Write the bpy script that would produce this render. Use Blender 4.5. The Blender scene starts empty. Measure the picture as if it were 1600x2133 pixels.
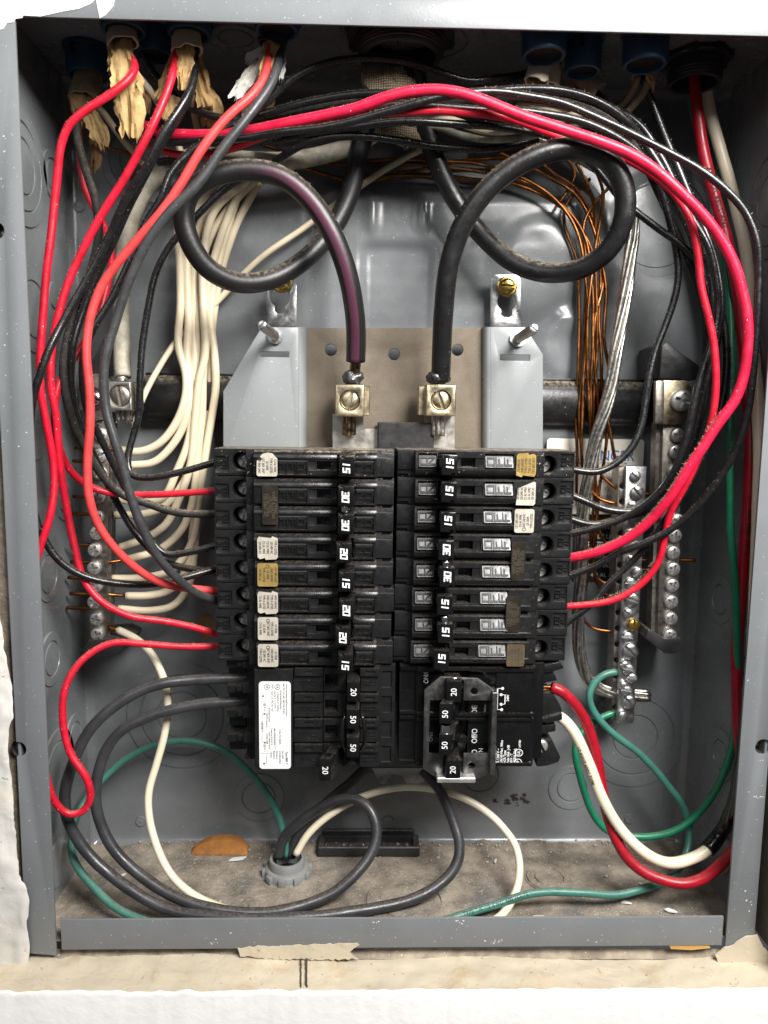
import bpy, bmesh, math, random
from mathutils import Vector, Matrix, noise
random.seed(7)
S = 0.001                                   # everything below is written in millimetres
sc = bpy.context.scene
COL = sc.collection
R = math.radians

# ------------------------------------------------------------------ camera
CAM = Vector((-18.4989, -370.0637, 263.5745))
PITCH, YAW, ROLL, FPX = -0.1230075, 0.0265671, 0.0126830, 1565.393
_f = Vector((math.sin(YAW)*math.cos(PITCH), math.cos(YAW)*math.cos(PITCH), math.sin(PITCH)))
_r0 = Vector((math.cos(YAW), -math.sin(YAW), 0)); _u0 = _r0.cross(_f)
_r = math.cos(ROLL)*_r0 + math.sin(ROLL)*_u0
_u = -math.sin(ROLL)*_r0 + math.cos(ROLL)*_u0
cd = bpy.data.cameras.new('camera'); cam = bpy.data.objects.new('camera', cd); COL.objects.link(cam)
cam.matrix_world = Matrix(((_r.x, _u.x, -_f.x, CAM.x*S), (_r.y, _u.y, -_f.y, CAM.y*S), (_r.z, _u.z, -_f.z, CAM.z*S), (0, 0, 0, 1)))
cd.sensor_fit = 'VERTICAL'; cd.sensor_height = 36.0; cd.lens = 36.0*FPX/2133.0
cd.clip_start = 0.01; cd.clip_end = 20
cd.dof.use_dof = True; cd.dof.focus_distance = 0.392; cd.dof.aperture_fstop = 10.0
sc.camera = cam
# ------------------------------------------------------------------ light
w = bpy.data.worlds.new('World'); sc.world = w; w.use_nodes = True
w.node_tree.nodes['Background'].inputs[0].default_value = (0.93, 0.96, 1.0, 1)
w.node_tree.nodes['Background'].inputs[1].default_value = 0.085
def area(name, loc, target, sx, sy, energy, col):
    l = bpy.data.lights.new(name, 'AREA'); l.shape = 'RECTANGLE'; l.size = sx*S; l.size_y = sy*S
    l.energy = energy; l.color = col
    o = bpy.data.objects.new(name, l); COL.objects.link(o)
    o.location = Vector(loc)*S
    o.rotation_euler = (Vector(target)-Vector(loc)).to_track_quat('-Z', 'Y').to_euler()
    return o
area('ceiling_lamp', (280, -450, 670), (0, 30, 260), 360, 260, 15.0, (1.0, 0.975, 0.94))
area('fill_light', (-420, -800, 800), (-60, 30, 330), 600, 500, 2.4, (0.97, 0.985, 1.0))  # added soft fill from the upper left, not a lamp of the room
sc.view_settings.view_transform = 'Standard'; sc.view_settings.look = 'None'
sc.view_settings.exposure = 0.0; sc.view_settings.gamma = 1.0
sc.view_settings.use_curve_mapping = False
sc.render.engine = 'CYCLES'

# ------------------------------------------------------------------ helpers
def inside(p, r):
    return abs(p.x) < 193.1-r-.7 and p.z > -13.4+r+.8 and p.y < 95-back_h(p.x, p.z)-r-.3
def PW(px, py, y, r):
    """as P, but brought forward until a wire of radius r clears the box's walls"""
    p = P(px, py, y)
    while y > r+2.2 and not inside(p, r): y -= .5; p = P(px, py, y)
    return p
def P(px, py, y):
    """point at depth y (mm behind the box's front plane) on the photo's sight line px,py"""
    d = _f + _r*((px-800)/FPX) - _u*((py-1066.5)/FPX)
    return CAM + d*((y-CAM.y)/d.y)

class MB:
    def __init__(s): s.v = []; s.f = []
    def add(s, vs, fs):
        n = len(s.v); s.v += [tuple(v) for v in vs]; s.f += [tuple(i+n for i in f) for f in fs]; return s
    def box(s, x0, x1, y0, y1, z0, z1, b=0.0, rot=None, piv=None):
        if x0 > x1: x0, x1 = x1, x0
        if y0 > y1: y0, y1 = y1, y0
        if z0 > z1: z0, z1 = z1, z0
        b = min(b, (x1-x0)*.45, (y1-y0)*.45, (z1-z0)*.45)
        X, Y, Z = (x0, x1), (y0, y1), (z0, z1)
        if b <= 0:
            vs = [(X[i], Y[j], Z[k]) for i in (0, 1) for j in (0, 1) for k in (0, 1)]
            fs = [(0, 1, 3, 2), (4, 6, 7, 5), (0, 4, 5, 1), (2, 3, 7, 6), (0, 2, 6, 4), (1, 5, 7, 3)]
        else:
            vs = []; idx = {}
            for i in (0, 1):
                for j in (0, 1):
                    for k in (0, 1):
                        x, y, z = X[i], Y[j], Z[k]; dx = b if i == 0 else -b; dy = b if j == 0 else -b; dz = b if k == 0 else -b
                        for a, p in enumerate(((x, y+dy, z+dz), (x+dx, y, z+dz), (x+dx, y+dy, z))):
                            idx[i, j, k, a] = len(vs); vs.append(p)
            fs = []
            for i in (0, 1):
                fs.append([idx[i, 0, 0, 0], idx[i, 1, 0, 0], idx[i, 1, 1, 0], idx[i, 0, 1, 0]])
                fs.append([idx[0, i, 0, 1], idx[1, i, 0, 1], idx[1, i, 1, 1], idx[0, i, 1, 1]])
                fs.append([idx[0, 0, i, 2], idx[1, 0, i, 2], idx[1, 1, i, 2], idx[0, 1, i, 2]])
            for i in (0, 1):
                for j in (0, 1):
                    fs.append([idx[i, j, 0, 0], idx[i, j, 1, 0], idx[i, j, 1, 1], idx[i, j, 0, 1]])
                    fs.append([idx[i, 0, j, 0], idx[i, 1, j, 0], idx[i, 1, j, 2], idx[i, 0, j, 2]])
                    fs.append([idx[0, i, j, 1], idx[1, i, j, 1], idx[1, i, j, 2], idx[0, i, j, 2]])
                    for k in (0, 1): fs.append([idx[i, j, k, 0], idx[i, j, k, 1], idx[i, j, k, 2]])
        if rot is not None:
            c = Vector(piv) if piv else Vector(((x0+x1)/2, (y0+y1)/2, (z0+z1)/2))
            vs = [c + rot @ (Vector(v)-c) for v in vs]
        return s.add(vs, fs)
    def prism(s, front, back):
        """front/back: equal-length lists of 3D points (polygon outlines)"""
        n = len(front)
        return s.add(list(front)+list(back), [tuple(range(n)), tuple(range(2*n-1, n-1, -1))] + [(i, (i+1) % n, n+(i+1) % n, n+i) for i in range(n)])
    def pxprism(s, poly, y, t):
        pts = [P(a, b, y) for a, b in poly]
        return s.prism(pts, [p+Vector((0, t, 0)) for p in pts])
    def lathe(s, prof, c, axis, n=28, cap=True):
        """prof: (radius, height along axis) list"""
        ax = Vector(axis).normalized(); t = Vector((0, 0, 1)) if abs(ax.z) < .9 else Vector((1, 0, 0))
        a = ax.cross(t).normalized(); b = ax.cross(a); c = Vector(c); vs = []
        for r, h in prof:
            for i in range(n):
                q = 2*math.pi*i/n; vs.append(c + ax*h + (a*math.cos(q)+b*math.sin(q))*r)
        fs = []
        for j in range(len(prof)-1):
            for i in range(n): fs.append((j*n+i, j*n+(i+1) % n, (j+1)*n+(i+1) % n, (j+1)*n+i))
        if cap: fs.append(tuple(range(n))); fs.append(tuple(range((len(prof)-1)*n, len(prof)*n)))
        return s.add(vs, fs)

def to_mesh(name, mb, mat, smooth=35, loc=None):
    me = bpy.data.meshes.new(name)
    L = loc if loc is not None else Vector((0, 0, 0))
    me.from_pydata([((x-L.x)*S, (y-L.y)*S, (z-L.z)*S) for x, y, z in mb.v], [], mb.f)
    bm = bmesh.new(); bm.from_mesh(me); bmesh.ops.recalc_face_normals(bm, faces=bm.faces); bm.to_mesh(me); bm.free()
    if mat: me.materials.append(mat)
    if smooth:
        me.polygons.foreach_set('use_smooth', [True]*len(me.polygons)); me.set_sharp_from_angle(angle=R(smooth))
    me.update(); return me
def link(name, data, parent=None, loc=None):
    o = bpy.data.objects.new(name, data); COL.objects.link(o)
    if loc is not None: o.location = loc*S
    if parent is not None: o.parent = parent
    return o
def tag(o, label=None, cat=None, group=None, kind=None):
    for k, v in (('label', label), ('category', cat), ('group', group), ('kind', kind)):
        if v: o[k] = v
    return o
LOC = {}
def empty(name, loc, label=None, cat=None, group=None, kind=None):
    loc = Vector(loc); o = link(name, None, None, loc); o.empty_display_size = .01
    LOC[o.name] = loc
    return tag(o, label, cat, group, kind)
def wloc(o): return LOC.get(o.name, Vector((0, 0, 0)))
def part(name, mb, mat, parent, smooth=35):
    """mesh in world mm coordinates, stored relative to its (unrotated) parent"""
    L = wloc(parent); o = link(name, to_mesh(name, mb, mat, smooth, L), parent)
    LOC[o.name] = L; return o
def solo(name, mb, mat, label, cat, group=None, kind=None, smooth=35):
    xs, ys, zs = zip(*mb.v); L = Vector(((min(xs)+max(xs))/2, (min(ys)+max(ys))/2, min(zs)))
    o = link(name, to_mesh(name, mb, mat, smooth, L), None, L); LOC[o.name] = L
    return tag(o, label, cat, group, kind)
def boolean(mb, cutters, bevel=0.0, op='DIFFERENCE', seg=2):
    """evaluate mb (mm) minus cutters (mm), return an MB"""
    tmp = []
    def mk(m):
        me = bpy.data.meshes.new('t'); me.from_pydata(m.v, [], m.f)
        bm = bmesh.new(); bm.from_mesh(me); bmesh.ops.recalc_face_normals(bm, faces=bm.faces); bm.to_mesh(me); bm.free()
        o = bpy.data.objects.new('t', me); COL.objects.link(o); tmp.append(o); return o
    a = mk(mb)
    for c, oper in cutters:
        m = a.modifiers.new('b', 'BOOLEAN'); m.object = mk(c); m.operation = oper; m.solver = 'EXACT'
    if bevel > 0:
        m = a.modifiers.new('v', 'BEVEL'); m.width = bevel; m.segments = seg; m.limit_method = 'ANGLE'; m.angle_limit = R(40); m.use_clamp_overlap = True
    dg = bpy.context.evaluated_depsgraph_get(); dg.update()
    me = bpy.data.meshes.new_from_object(a.evaluated_get(dg))
    out = MB(); out.add([tuple(v.co) for v in me.vertices], [tuple(p.vertices) for p in me.polygons])
    for o in tmp: bpy.data.objects.remove(o)
    bpy.data.meshes.remove(me)
    return out

# ------------------------------------------------------------------ materials
MATS = {}
def nt(name):
    m = bpy.data.materials.new(name); m.use_nodes = True; t = m.node_tree; MATS[name] = m
    return m, t, t.nodes['Principled BSDF']
def N(t, typ, **kw):
    n = t.nodes.new(typ)
    for k, v in kw.items():
        if k.startswith('i_'):
            key = k[2:]; n.inputs[int(key) if key.isdigit() else key].default_value = v
        else: setattr(n, k, v)
    return n
def mixc(t, fac, a, b, blend='MIX'):
    n = N(t, 'ShaderNodeMix', data_type='RGBA', blend_type=blend)
    for sock, v in ((n.inputs[0], fac), (n.inputs[6], a), (n.inputs[7], b)):
        if isinstance(v, bpy.types.NodeSocket): t.links.new(v, sock)
        elif isinstance(v, (int, float)): sock.default_value = v
        else: sock.default_value = (*v, 1) if len(v) == 3 else v
    return n.outputs[2]
def noise_n(t, scale, detail=4, rough=.55, coord='Object', dist=0.0, vscale=None):
    tc = N(t, 'ShaderNodeTexCoord'); src = tc.outputs[coord]
    if vscale:
        mp = N(t, 'ShaderNodeMapping'); mp.inputs['Scale'].default_value = vscale; t.links.new(src, mp.inputs[0]); src = mp.outputs[0]
    n = N(t, 'ShaderNodeTexNoise'); n.inputs['Scale'].default_value = scale; n.inputs['Detail'].default_value = detail
    n.inputs['Roughness'].default_value = rough; n.inputs['Distortion'].default_value = dist
    t.links.new(src, n.inputs['Vector']); return n.outputs['Fac']
def ramp(t, src, a, b, lo=0.0, hi=1.0):
    n = N(t, 'ShaderNodeMapRange', interpolation_type='SMOOTHSTEP', clamp=True)
    n.inputs[1].default_value = a; n.inputs[2].default_value = b; n.inputs[3].default_value = lo; n.inputs[4].default_value = hi
    t.links.new(src, n.inputs[0]); return n.outputs[0]
def math_n(t, op, a, b):
    n = N(t, 'ShaderNodeMath', operation=op)
    for i, v in enumerate((a, b)):
        if isinstance(v, bpy.types.NodeSocket): t.links.new(v, n.inputs[i])
        else: n.inputs[i].default_value = v
    return n.outputs[0]
def bump(t, bsdf, h, strength, dist=0.001):
    b = N(t, 'ShaderNodeBump'); b.inputs['Strength'].default_value = strength; b.inputs['Distance'].default_value = dist
    t.links.new(h, b.inputs['Height']); t.links.new(b.outputs[0], bsdf.inputs['Normal'])
def dust_mask(t, amount, scale=700, lo=.35, hi=.95):
    """real settled dust: lies on faces that look up, broken by noise"""
    g = N(t, 'ShaderNodeNewGeometry'); s = N(t, 'ShaderNodeSeparateXYZ'); t.links.new(g.outputs['Normal'], s.inputs[0])
    up = ramp(t, s.outputs[2], lo, hi); nz = ramp(t, noise_n(t, scale, 5, .7), .35, .68)
    return math_n(t, 'MULTIPLY', math_n(t, 'MULTIPLY', up, nz), amount)
DUST = (0.30, 0.25, 0.19)
def material(name, col, rough=.5, metal=0.0, var=.15, vscale=120, dust=0.0, specks=0.0, speckcol=(.75, .75, .74), bmp=0.0, bscale=400, dirt=0.0, dirtcol=(.06, .05, .045), spec=.5, stretch=None, dustlo=.35, coat=0.0, dustscale=700):
    m, t, b = nt(name)
    n = noise_n(t, vscale, 5, .6, vscale=stretch)
    c = mixc(t, ramp(t, n, .3, .7), tuple(x*(1-var) for x in col), tuple(min(1, x*(1+var)) for x in col))
    if dirt:
        c = mixc(t, math_n(t, 'MULTIPLY', ramp(t, noise_n(t, vscale*.6, 6, .65), .5, .72), dirt), c, dirtcol)
    if dust: dm = dust_mask(t, dust, dustscale, dustlo); c = mixc(t, dm, c, DUST)
    if specks:
        c = mixc(t, math_n(t, 'MULTIPLY', ramp(t, noise_n(t, 900, 2, .5), .735-.02*specks, .76-.02*specks), .9), c, speckcol)
    t.links.new(c, b.inputs['Base Color'])
    b.inputs['Metallic'].default_value = metal; b.inputs['Specular IOR Level'].default_value = spec
    rg = ramp(t, noise_n(t, vscale*1.7, 5, .6), .25, .75, max(0, rough-.1), min(1, rough+.1))
    if dust: rg = math_n(t, 'MAXIMUM', rg, dm)
    t.links.new(rg, b.inputs['Roughness'])
    b.inputs['Coat Weight'].default_value = coat; b.inputs['Coat Roughness'].default_value = .15
    if bmp: bump(t, b, noise_n(t, bscale, 5, .6), bmp)
    return m
M = material
M('box_paint', (.172, .182, .19), .36, 0, .05, 30, dust=.25, specks=.2, bmp=.08, bscale=900, dustlo=.7)
M('box_inside', (.172, .182, .19), .24, 0, .10, 30, dust=.35, dirt=.22, dirtcol=(.09, .088, .082), specks=.15, bmp=.12, bscale=45, dustlo=.6)
M('floor_dust', (.225, .19, .15), .95, 0, .45, 45, specks=4.2, speckcol=(.40, .37, .32), bmp=1.0, bscale=420, dirt=.85, dirtcol=(.105, .105, .105))
M('wing_paint', (.245, .26, .264), .33, 0, .04, 25, specks=.4, dust=.3)
M('groove', (.06, .065, .07), .6)
M('black_plastic', (.0115, .0115, .0118), .30, 0, .25, 150, dust=.16, bmp=.12, bscale=1500, spec=.5, dustlo=.6, specks=.5, speckcol=(.10, .09, .08))
M('black_plastic_dusty', (.0115, .0115, .0118), .30, 0, .25, 150, dust=1.0, bmp=.12, bscale=1500, spec=.45, dustlo=.75, specks=1.5, speckcol=(.5, .45, .38), dustscale=250)
M('black_gloss', (.006, .006, .0065), .2, 0, .2, 150, dust=.10, spec=.5, dustlo=.75)
M('plate_black', (.014, .014, .0145), .37, 0, .1, 200, spec=.6, bmp=.03, bscale=500)
M('dark_hole', (.004, .004, .004), .8)
M('hole_black', (.012, .012, .013), .6)
M('red', (.56, .008, .028), .40, 0, .22, 110, dust=.55, spec=.42, bmp=.16, bscale=260, dustlo=.35, dirt=.25, dirtcol=(.22, .01, .02), specks=.3)
M('salmon', (.64, .055, .055), .46, 0, .15, 110, dust=.4, spec=.4, bmp=.14, bscale=260, dustlo=.45, dirt=.2, dirtcol=(.35, .03, .03))
M('pink_red', (.62, .010, .048), .40, 0, .18, 110, dust=.55, spec=.42, bmp=.16, bscale=260, dustlo=.4, dirt=.2, dirtcol=(.25, .01, .03), specks=.3)
M('shaded_red_cable', (.33, .006, .017), .38, 0, .15, 160, dust=.3, spec=.45, bmp=.05, dustlo=.5)  # red darkened evenly for the shade along the right wall
M('dark_red', (.20, .008, .014), .42, 0, .12, 160, dust=.2)
M('black_wire', (.0095, .0095, .010), .28, 0, .3, 200, dust=.5, spec=.55, specks=.5, speckcol=(.25, .23, .2), bmp=.12, bscale=700, dustlo=.35)
M('dusty_black', (.022, .020, .018), .7, 0, .4, 250, dust=.9, spec=.3, bmp=.4, bscale=1200, dustlo=.0, specks=1.5, speckcol=(.2, .17, .13))
M('grey_wire', (.042, .043, .046), .40, 0, .2, 200, dust=.45, spec=.45, specks=.8, speckcol=(.3, .28, .25), bmp=.08)
M('bottom_black', (.034, .034, .037), .36, 0, .25, 90, dust=.28, spec=.5, bmp=.3, bscale=120, dustlo=.6)
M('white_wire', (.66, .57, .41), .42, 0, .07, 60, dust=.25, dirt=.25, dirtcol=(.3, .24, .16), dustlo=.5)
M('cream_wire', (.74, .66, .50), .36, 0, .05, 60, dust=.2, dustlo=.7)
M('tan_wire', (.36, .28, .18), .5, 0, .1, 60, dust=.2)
M('green', (.010, .17, .085), .38, 0, .12, 160, dust=.3, dustlo=.6)
M('grey_green', (.045, .17, .135), .40, 0, .12, 160, dust=.45, dustlo=.5)
M('copper', (.25, .10, .032), .34, 1, .4, 140, dirt=.8, dirtcol=(.06, .024, .010))
M('alu', (.55, .53, .49), .34, 1, .2, 300, dirt=.3, dirtcol=(.12, .11, .1))
M('steel', (.60, .59, .57), .42, .8, .12, 300, dirt=.3, dirtcol=(.2, .19, .17), bmp=.1)
M('zinc', (.56, .56, .56), .36, 1, .15, 120, bmp=.15, bscale=500)
M('chrome', (.8, .8, .8), .14, 1, .05)
M('dull_metal', (.34, .315, .28), .45, 1, .2, 250, dirt=.5, dirtcol=(.10, .085, .07), dust=.35, bmp=.2, bscale=600)
M('brass_lug', (.56, .48, .33), .38, 1, .12, 150, dirt=.45, dirtcol=(.2, .15, .09), bmp=.1)
M('brass', (.72, .50, .14), .28, 1, .1)
M('dirty_copper', (.26, .19, .12), .28, 1, .5, 300, dirt=.9, dirtcol=(.01, .008, .006))
M('grease', (.035, .036, .04), .16, 0, .4, 300, spec=.8, bmp=.6, bscale=400)
M('fibre', (.155, .127, .094), .85, 0, .10, 90, bmp=.3, bscale=1200, dirt=.2, dirtcol=(.14, .11, .08))
M('bracket_steel', (.19, .187, .18), .48, 1, .15, 200, dirt=.4, dirtcol=(.12, .115, .11), bmp=.1)
M('bus', (.60, .58, .53), .4, 1, .1)
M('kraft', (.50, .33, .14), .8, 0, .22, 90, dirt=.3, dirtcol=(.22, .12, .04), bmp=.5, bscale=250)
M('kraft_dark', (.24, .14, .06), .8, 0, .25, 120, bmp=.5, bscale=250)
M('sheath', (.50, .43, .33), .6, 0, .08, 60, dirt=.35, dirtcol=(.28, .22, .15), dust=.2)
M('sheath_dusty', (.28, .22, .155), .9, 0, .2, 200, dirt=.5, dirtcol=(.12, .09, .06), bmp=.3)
M('sheath_black', (.02, .019, .019), .6, 0, .2, 100)
M('blue', (.008, .042, .085), .42, 0, .12, 90, dust=.1)  # blue darkened evenly for the shade under the top wall
M('hub_black', (.020, .020, .021), .42, 0, .3, 120, dust=.3, bmp=.15)
M('conduit_grey', (.20, .21, .21), .55, 0, .1, 100, dust=.6, bmp=.15)
M('neutral_jacket', (.34, .315, .25), .65, 0, .35, 90, dirt=.9, dirtcol=(.09, .078, .06), bmp=.5, bscale=260, dust=.6, dustlo=.1)
M('burlap', (.17, .135, .085), .9, 0, .4, 500, bmp=.8, bscale=900)
M('sticker_silver', (.66, .61, .52), .36, .35, .12, 120, bmp=.2)
M('sticker_gold', (.55, .38, .12), .34, .55, .12, 120, bmp=.2)
M('sticker_brown', (.022, .016, .010), .4, .1, .2, 90, dirt=.3)
M('sticker_bronze', (.13, .10, .06), .4, .3, .2, 90)
M('sticker_white', (.80, .80, .79), .45, 0, .02, 60)
M('label_cream', (.66, .63, .55), .5, 0, .05, 40)
M('ink_white', (.85, .85, .84), .5, 0, .02)
M('ink_black', (.012, .012, .012), .6, 0, .02)
M('ink_dark', (.05, .042, .03), .6, 0, .02)
M('ink_dim', (.05, .042, .028), .6, 0, .02)
M('ink_blue', (.035, .09, .32), .5, 0, .02)
M('wall_white', (.72, .712, .70), .7, 0, .04, 25, bmp=.5, bscale=120, dirt=.12, dirtcol=(.6, .56, .48))
def old_paint(name, col, stain, crack, deep, sc=1.0):
    m, t, b = nt(name)
    c = mixc(t, ramp(t, noise_n(t, 26*sc, 6, .6), .3, .7), col, tuple(x*.86 for x in col))
    c = mixc(t, math_n(t, 'MULTIPLY', ramp(t, noise_n(t, 38*sc, 6, .7, dist=.6), .50, .72), .75), c, stain)
    tc = N(t, 'ShaderNodeTexCoord'); v = N(t, 'ShaderNodeTexVoronoi', feature='DISTANCE_TO_EDGE'); v.inputs['Scale'].default_value = 24*sc
    wn = N(t, 'ShaderNodeTexNoise'); wn.inputs['Scale'].default_value = 60*sc; wn.inputs['Detail'].default_value = 5; t.links.new(tc.outputs['Object'], wn.inputs['Vector'])
    mv = N(t, 'ShaderNodeVectorMath', operation='MULTIPLY_ADD'); t.links.new(wn.outputs['Color'], mv.inputs[0]); mv.inputs[1].default_value = (.035/sc, .035/sc, .035/sc); t.links.new(tc.outputs['Object'], mv.inputs[2]); t.links.new(mv.outputs[0], v.inputs['Vector'])
    ln = math_n(t, 'MULTIPLY', ramp(t, v.outputs['Distance'], 0.0, .022, 1, 0), ramp(t, noise_n(t, 30*sc, 3, .5), .58, .68))
    c = mixc(t, math_n(t, 'MULTIPLY', ln, .12), c, crack)
    pit = ramp(t, noise_n(t, 260*sc, 3, .5), .68, .73); c = mixc(t, math_n(t, 'MULTIPLY', pit, .6), c, deep)
    t.links.new(c, b.inputs['Base Color']); b.inputs['Roughness'].default_value = .8
    h = math_n(t, 'SUBTRACT', math_n(t, 'ADD', noise_n(t, 70*sc, 8, .65), math_n(t, 'MULTIPLY', ramp(t, noise_n(t, 34*sc, 4, .5, dist=.5), .49, .55), .25)), math_n(t, 'ADD', math_n(t, 'MULTIPLY', ln, .04), math_n(t, 'MULTIPLY', pit, .4)))
    bump(t, b, h, .5, .0012)
    return m
OLDP = 1
old_paint('plaster', (.62, .60, .565), (.58, .52, .42), (.26, .19, .12), (.45, .38, .28), .8)
old_paint('cream_ledge', (.56, .49, .37), (.42, .32, .19), (.20, .14, .08), (.30, .21, .12))
M('raw_edge', (.30, .25, .19), .95, 0, .35, 90, bmp=1.0, bscale=300, specks=1.5)
M('rust', (.34, .135, .028), .8, 0, .3, 90, dirt=.6, dirtcol=(.10, .045, .02), bmp=.6, bscale=300)
M('wood', (.50, .30, .09), .7, 0, .15, 40, stretch=(1, 6, 6))
M('grime', (.035, .03, .025), .9, 0, .3, 300, bmp=.6)
M('flake', (.45, .41, .34), .9, 0, .2, 300)
M('gap_dark', (.02, .018, .015), .9)
M('trim_grey', (.20, .20, .20), .6, 0, .1, 60, specks=1.2, bmp=.3)

# purple-striped black cable: the stripe is a faded coloured line moulded along the jacket (UV v runs round it)
def striped(name):
    m, t, b = nt(name)
    uv = N(t, 'ShaderNodeUVMap'); s = N(t, 'ShaderNodeSeparateXYZ'); t.links.new(uv.outputs[0], s.inputs[0])
    d = math_n(t, 'ABSOLUTE', math_n(t, 'SUBTRACT', s.outputs[1], .515), 0)
    st = ramp(t, d, .055, .085, 1, 0)
    along = ramp(t, s.outputs[0], 24.0, 27.5)
    k = math_n(t, 'MULTIPLY', math_n(t, 'MULTIPLY', st, along), ramp(t, noise_n(t, 130, 5, .7), .2, .5, .45, 1.0))
    base = mixc(t, dust_mask(t, .9, 500, .3), (.010, .0095, .0098), DUST)
    c = mixc(t, k, base, (.075, .022, .042))
    t.links.new(c, b.inputs['Base Color']); b.inputs['Roughness'].default_value = .42
    bump(t, b, noise_n(t, 500, 5, .6), .12)
    return m
striped('striped_cable')
M('cable_black', (.0095, .0095, .0098), .36, 0, .2, 120, dust=.95, spec=.5, bmp=.12, bscale=500, dustlo=.3, specks=.5, speckcol=(.25, .23, .2), dustscale=450)
m_, t_, b_ = nt('burlap_weave')
a_ = N(t_, 'ShaderNodeTexWave', wave_type='BANDS', bands_direction='X'); a_.inputs['Scale'].default_value = 260; a_.inputs['Distortion'].default_value = 2
c_ = N(t_, 'ShaderNodeTexWave', wave_type='BANDS', bands_direction='Z'); c_.inputs['Scale'].default_value = 260; c_.inputs['Distortion'].default_value = 2
tc_ = N(t_, 'ShaderNodeTexCoord'); t_.links.new(tc_.outputs['Object'], a_.inputs[0]); t_.links.new(tc_.outputs['Object'], c_.inputs[0])
h_ = math_n(t_, 'MULTIPLY', a_.outputs[1], c_.outputs[1])
t_.links.new(mixc(t_, h_, (.10, .075, .045), (.42, .35, .24)), b_.inputs['Base Color']); b_.inputs['Roughness'].default_value = .9
bump(t_, b_, h_, .6)

# ------------------------------------------------------------------ tubes
def spline(pts, step=2.0):
    p = [Vector(a) for a in pts]
    p = [p[0]*2-p[1]] + p + [p[-1]*2-p[-2]]
    out = []
    for i in range(1, len(p)-2):
        a, b, c, d = p[i-1:i+3]
        t0 = 0; t1 = t0+max(1e-4, (b-a).length**.5); t2 = t1+max(1e-4, (c-b).length**.5); t3 = t2+max(1e-4, (d-c).length**.5)
        n = max(2, int((c-b).length/step))
        for k in range(n):
            t = t1+(t2-t1)*k/n
            A1 = a*((t1-t)/(t1-t0))+b*((t-t0)/(t1-t0)); A2 = b*((t2-t)/(t2-t1))+c*((t-t1)/(t2-t1)); A3 = c*((t3-t)/(t3-t2))+d*((t-t2)/(t3-t2))
            B1 = A1*((t2-t)/(t2-t0))+A2*((t-t0)/(t2-t0)); B2 = A2*((t3-t)/(t3-t1))+A3*((t-t1)/(t3-t1))
            out.append(B1*((t2-t)/(t2-t1))+B2*((t-t1)/(t2-t1)))
    out.append(p[-2]); 
    for _ in range(2):                      # relax the hand-set points a little
        out = [out[0]] + [(out[i-1]+out[i]*2+out[i+1])/4 for i in range(1, len(out)-1)] + [out[-1]]
    return out
def frames(path):
    fr = []; prev = Vector((0, -1, 0))
    for i, c in enumerate(path):
        T = (path[min(i+1, len(path)-1)]-path[max(i-1, 0)]).normalized()
        n = Vector((0, -1, 0)); n = n-T*n.dot(T)
        if n.length < .35: n = n*(n.length/.35) + (prev-T*prev.dot(T))*(1-n.length/.35)
        n = (n-T*n.dot(T)).normalized(); prev = n; fr.append((c, T, n, T.cross(n)))
    return fr
def tube_mesh(name, path, r, mat, sides=14, loc=Vector((0, 0, 0)), seed=0, bulge=.03, flat=1.0, rfun=None):
    fr = frames(path); vs = []; fs = []; uv = []; u = 0; us = []
    for i, (c, T, n, b) in enumerate(fr):
        if i: u += (c-fr[i-1][0]).length
        us.append(u/10.0)
    for i, (c, T, n, b) in enumerate(fr):
        rr = r*(1+bulge*noise.noise(Vector((us[i]*.9, seed*3.7, 0)))) * (rfun(us[i]/us[-1]) if rfun else 1)
        for k in range(sides):
            q = 2*math.pi*k/sides + math.pi        # v = 0.5 looks at the viewer
            v = c + n*math.cos(q)*rr*flat + b*math.sin(q)*rr - loc
            vs.append(v*S)
    for i in range(len(fr)-1):
        for k in range(sides):
            k2 = (k+1) % sides
            fs.append((i*sides+k, i*sides+k2, (i+1)*sides+k2, (i+1)*sides+k))
            uv += [(us[i], k/sides), (us[i], (k+1)/sides), (us[i+1], (k+1)/sides), (us[i+1], k/sides)]
    e = (len(fr)-1)*sides
    fs.append(tuple(range(sides-1, -1, -1))); fs.append(tuple(range(e, e+sides))); uv += [(0, 0)]*(2*sides)
    me = bpy.data.meshes.new(name); me.from_pydata(vs, [], fs)
    l = me.uv_layers.new(name='UVMap'); l.data.foreach_set('uv', [x for p in uv for x in p])
    me.polygons.foreach_set('use_smooth', [True]*(len(fs)-2)+[False]*2); me.materials.append(mat); me.update()
    return me
WN = [0]
PATHS = {}
def wire(name, label, r, mat, px, group=None, cat='wire', wob=.55, step=2.0, bare=None, sides=14, bulge=.03, world=False):
    """px: (pixel x, pixel y, depth mm) control points, turned into points in the box"""
    WN[0] += 1; sd = WN[0]
    pts = [Vector(a) if world else PW(*a, r) for a in px]
    path = spline(pts, step)
    path = [c+Vector((noise.noise(Vector((i*step*.035, sd, 0))), noise.noise(Vector((i*step*.035, sd, 9))), noise.noise(Vector((i*step*.035, sd, 17)))))*wob*min(1, i/6, (len(path)-1-i)/6) for i, c in enumerate(path)]
    L = Vector((sum(c.x for c in path)/len(path), sum(c.y for c in path)/len(path), min(c.z for c in path)))
    o = link(name, tube_mesh(name, path, r, MATS[mat], sides, L, sd, bulge), None, L); LOC[o.name] = L
    tag(o, label, cat, group); PATHS[o.name] = path
    if bare:                                  # stripped conductor at one or both ends
        for end, bm_, br, pp in bare:
            a = path[-1] if end == 'end' else path[0]
            q = spline([a]+[P(*c) for c in pp], step)
            c = link('bare_end', tube_mesh('bare_end', q, br, MATS[bm_], 10, L, sd, .02), o); LOC[c.name] = L
    return o
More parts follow.
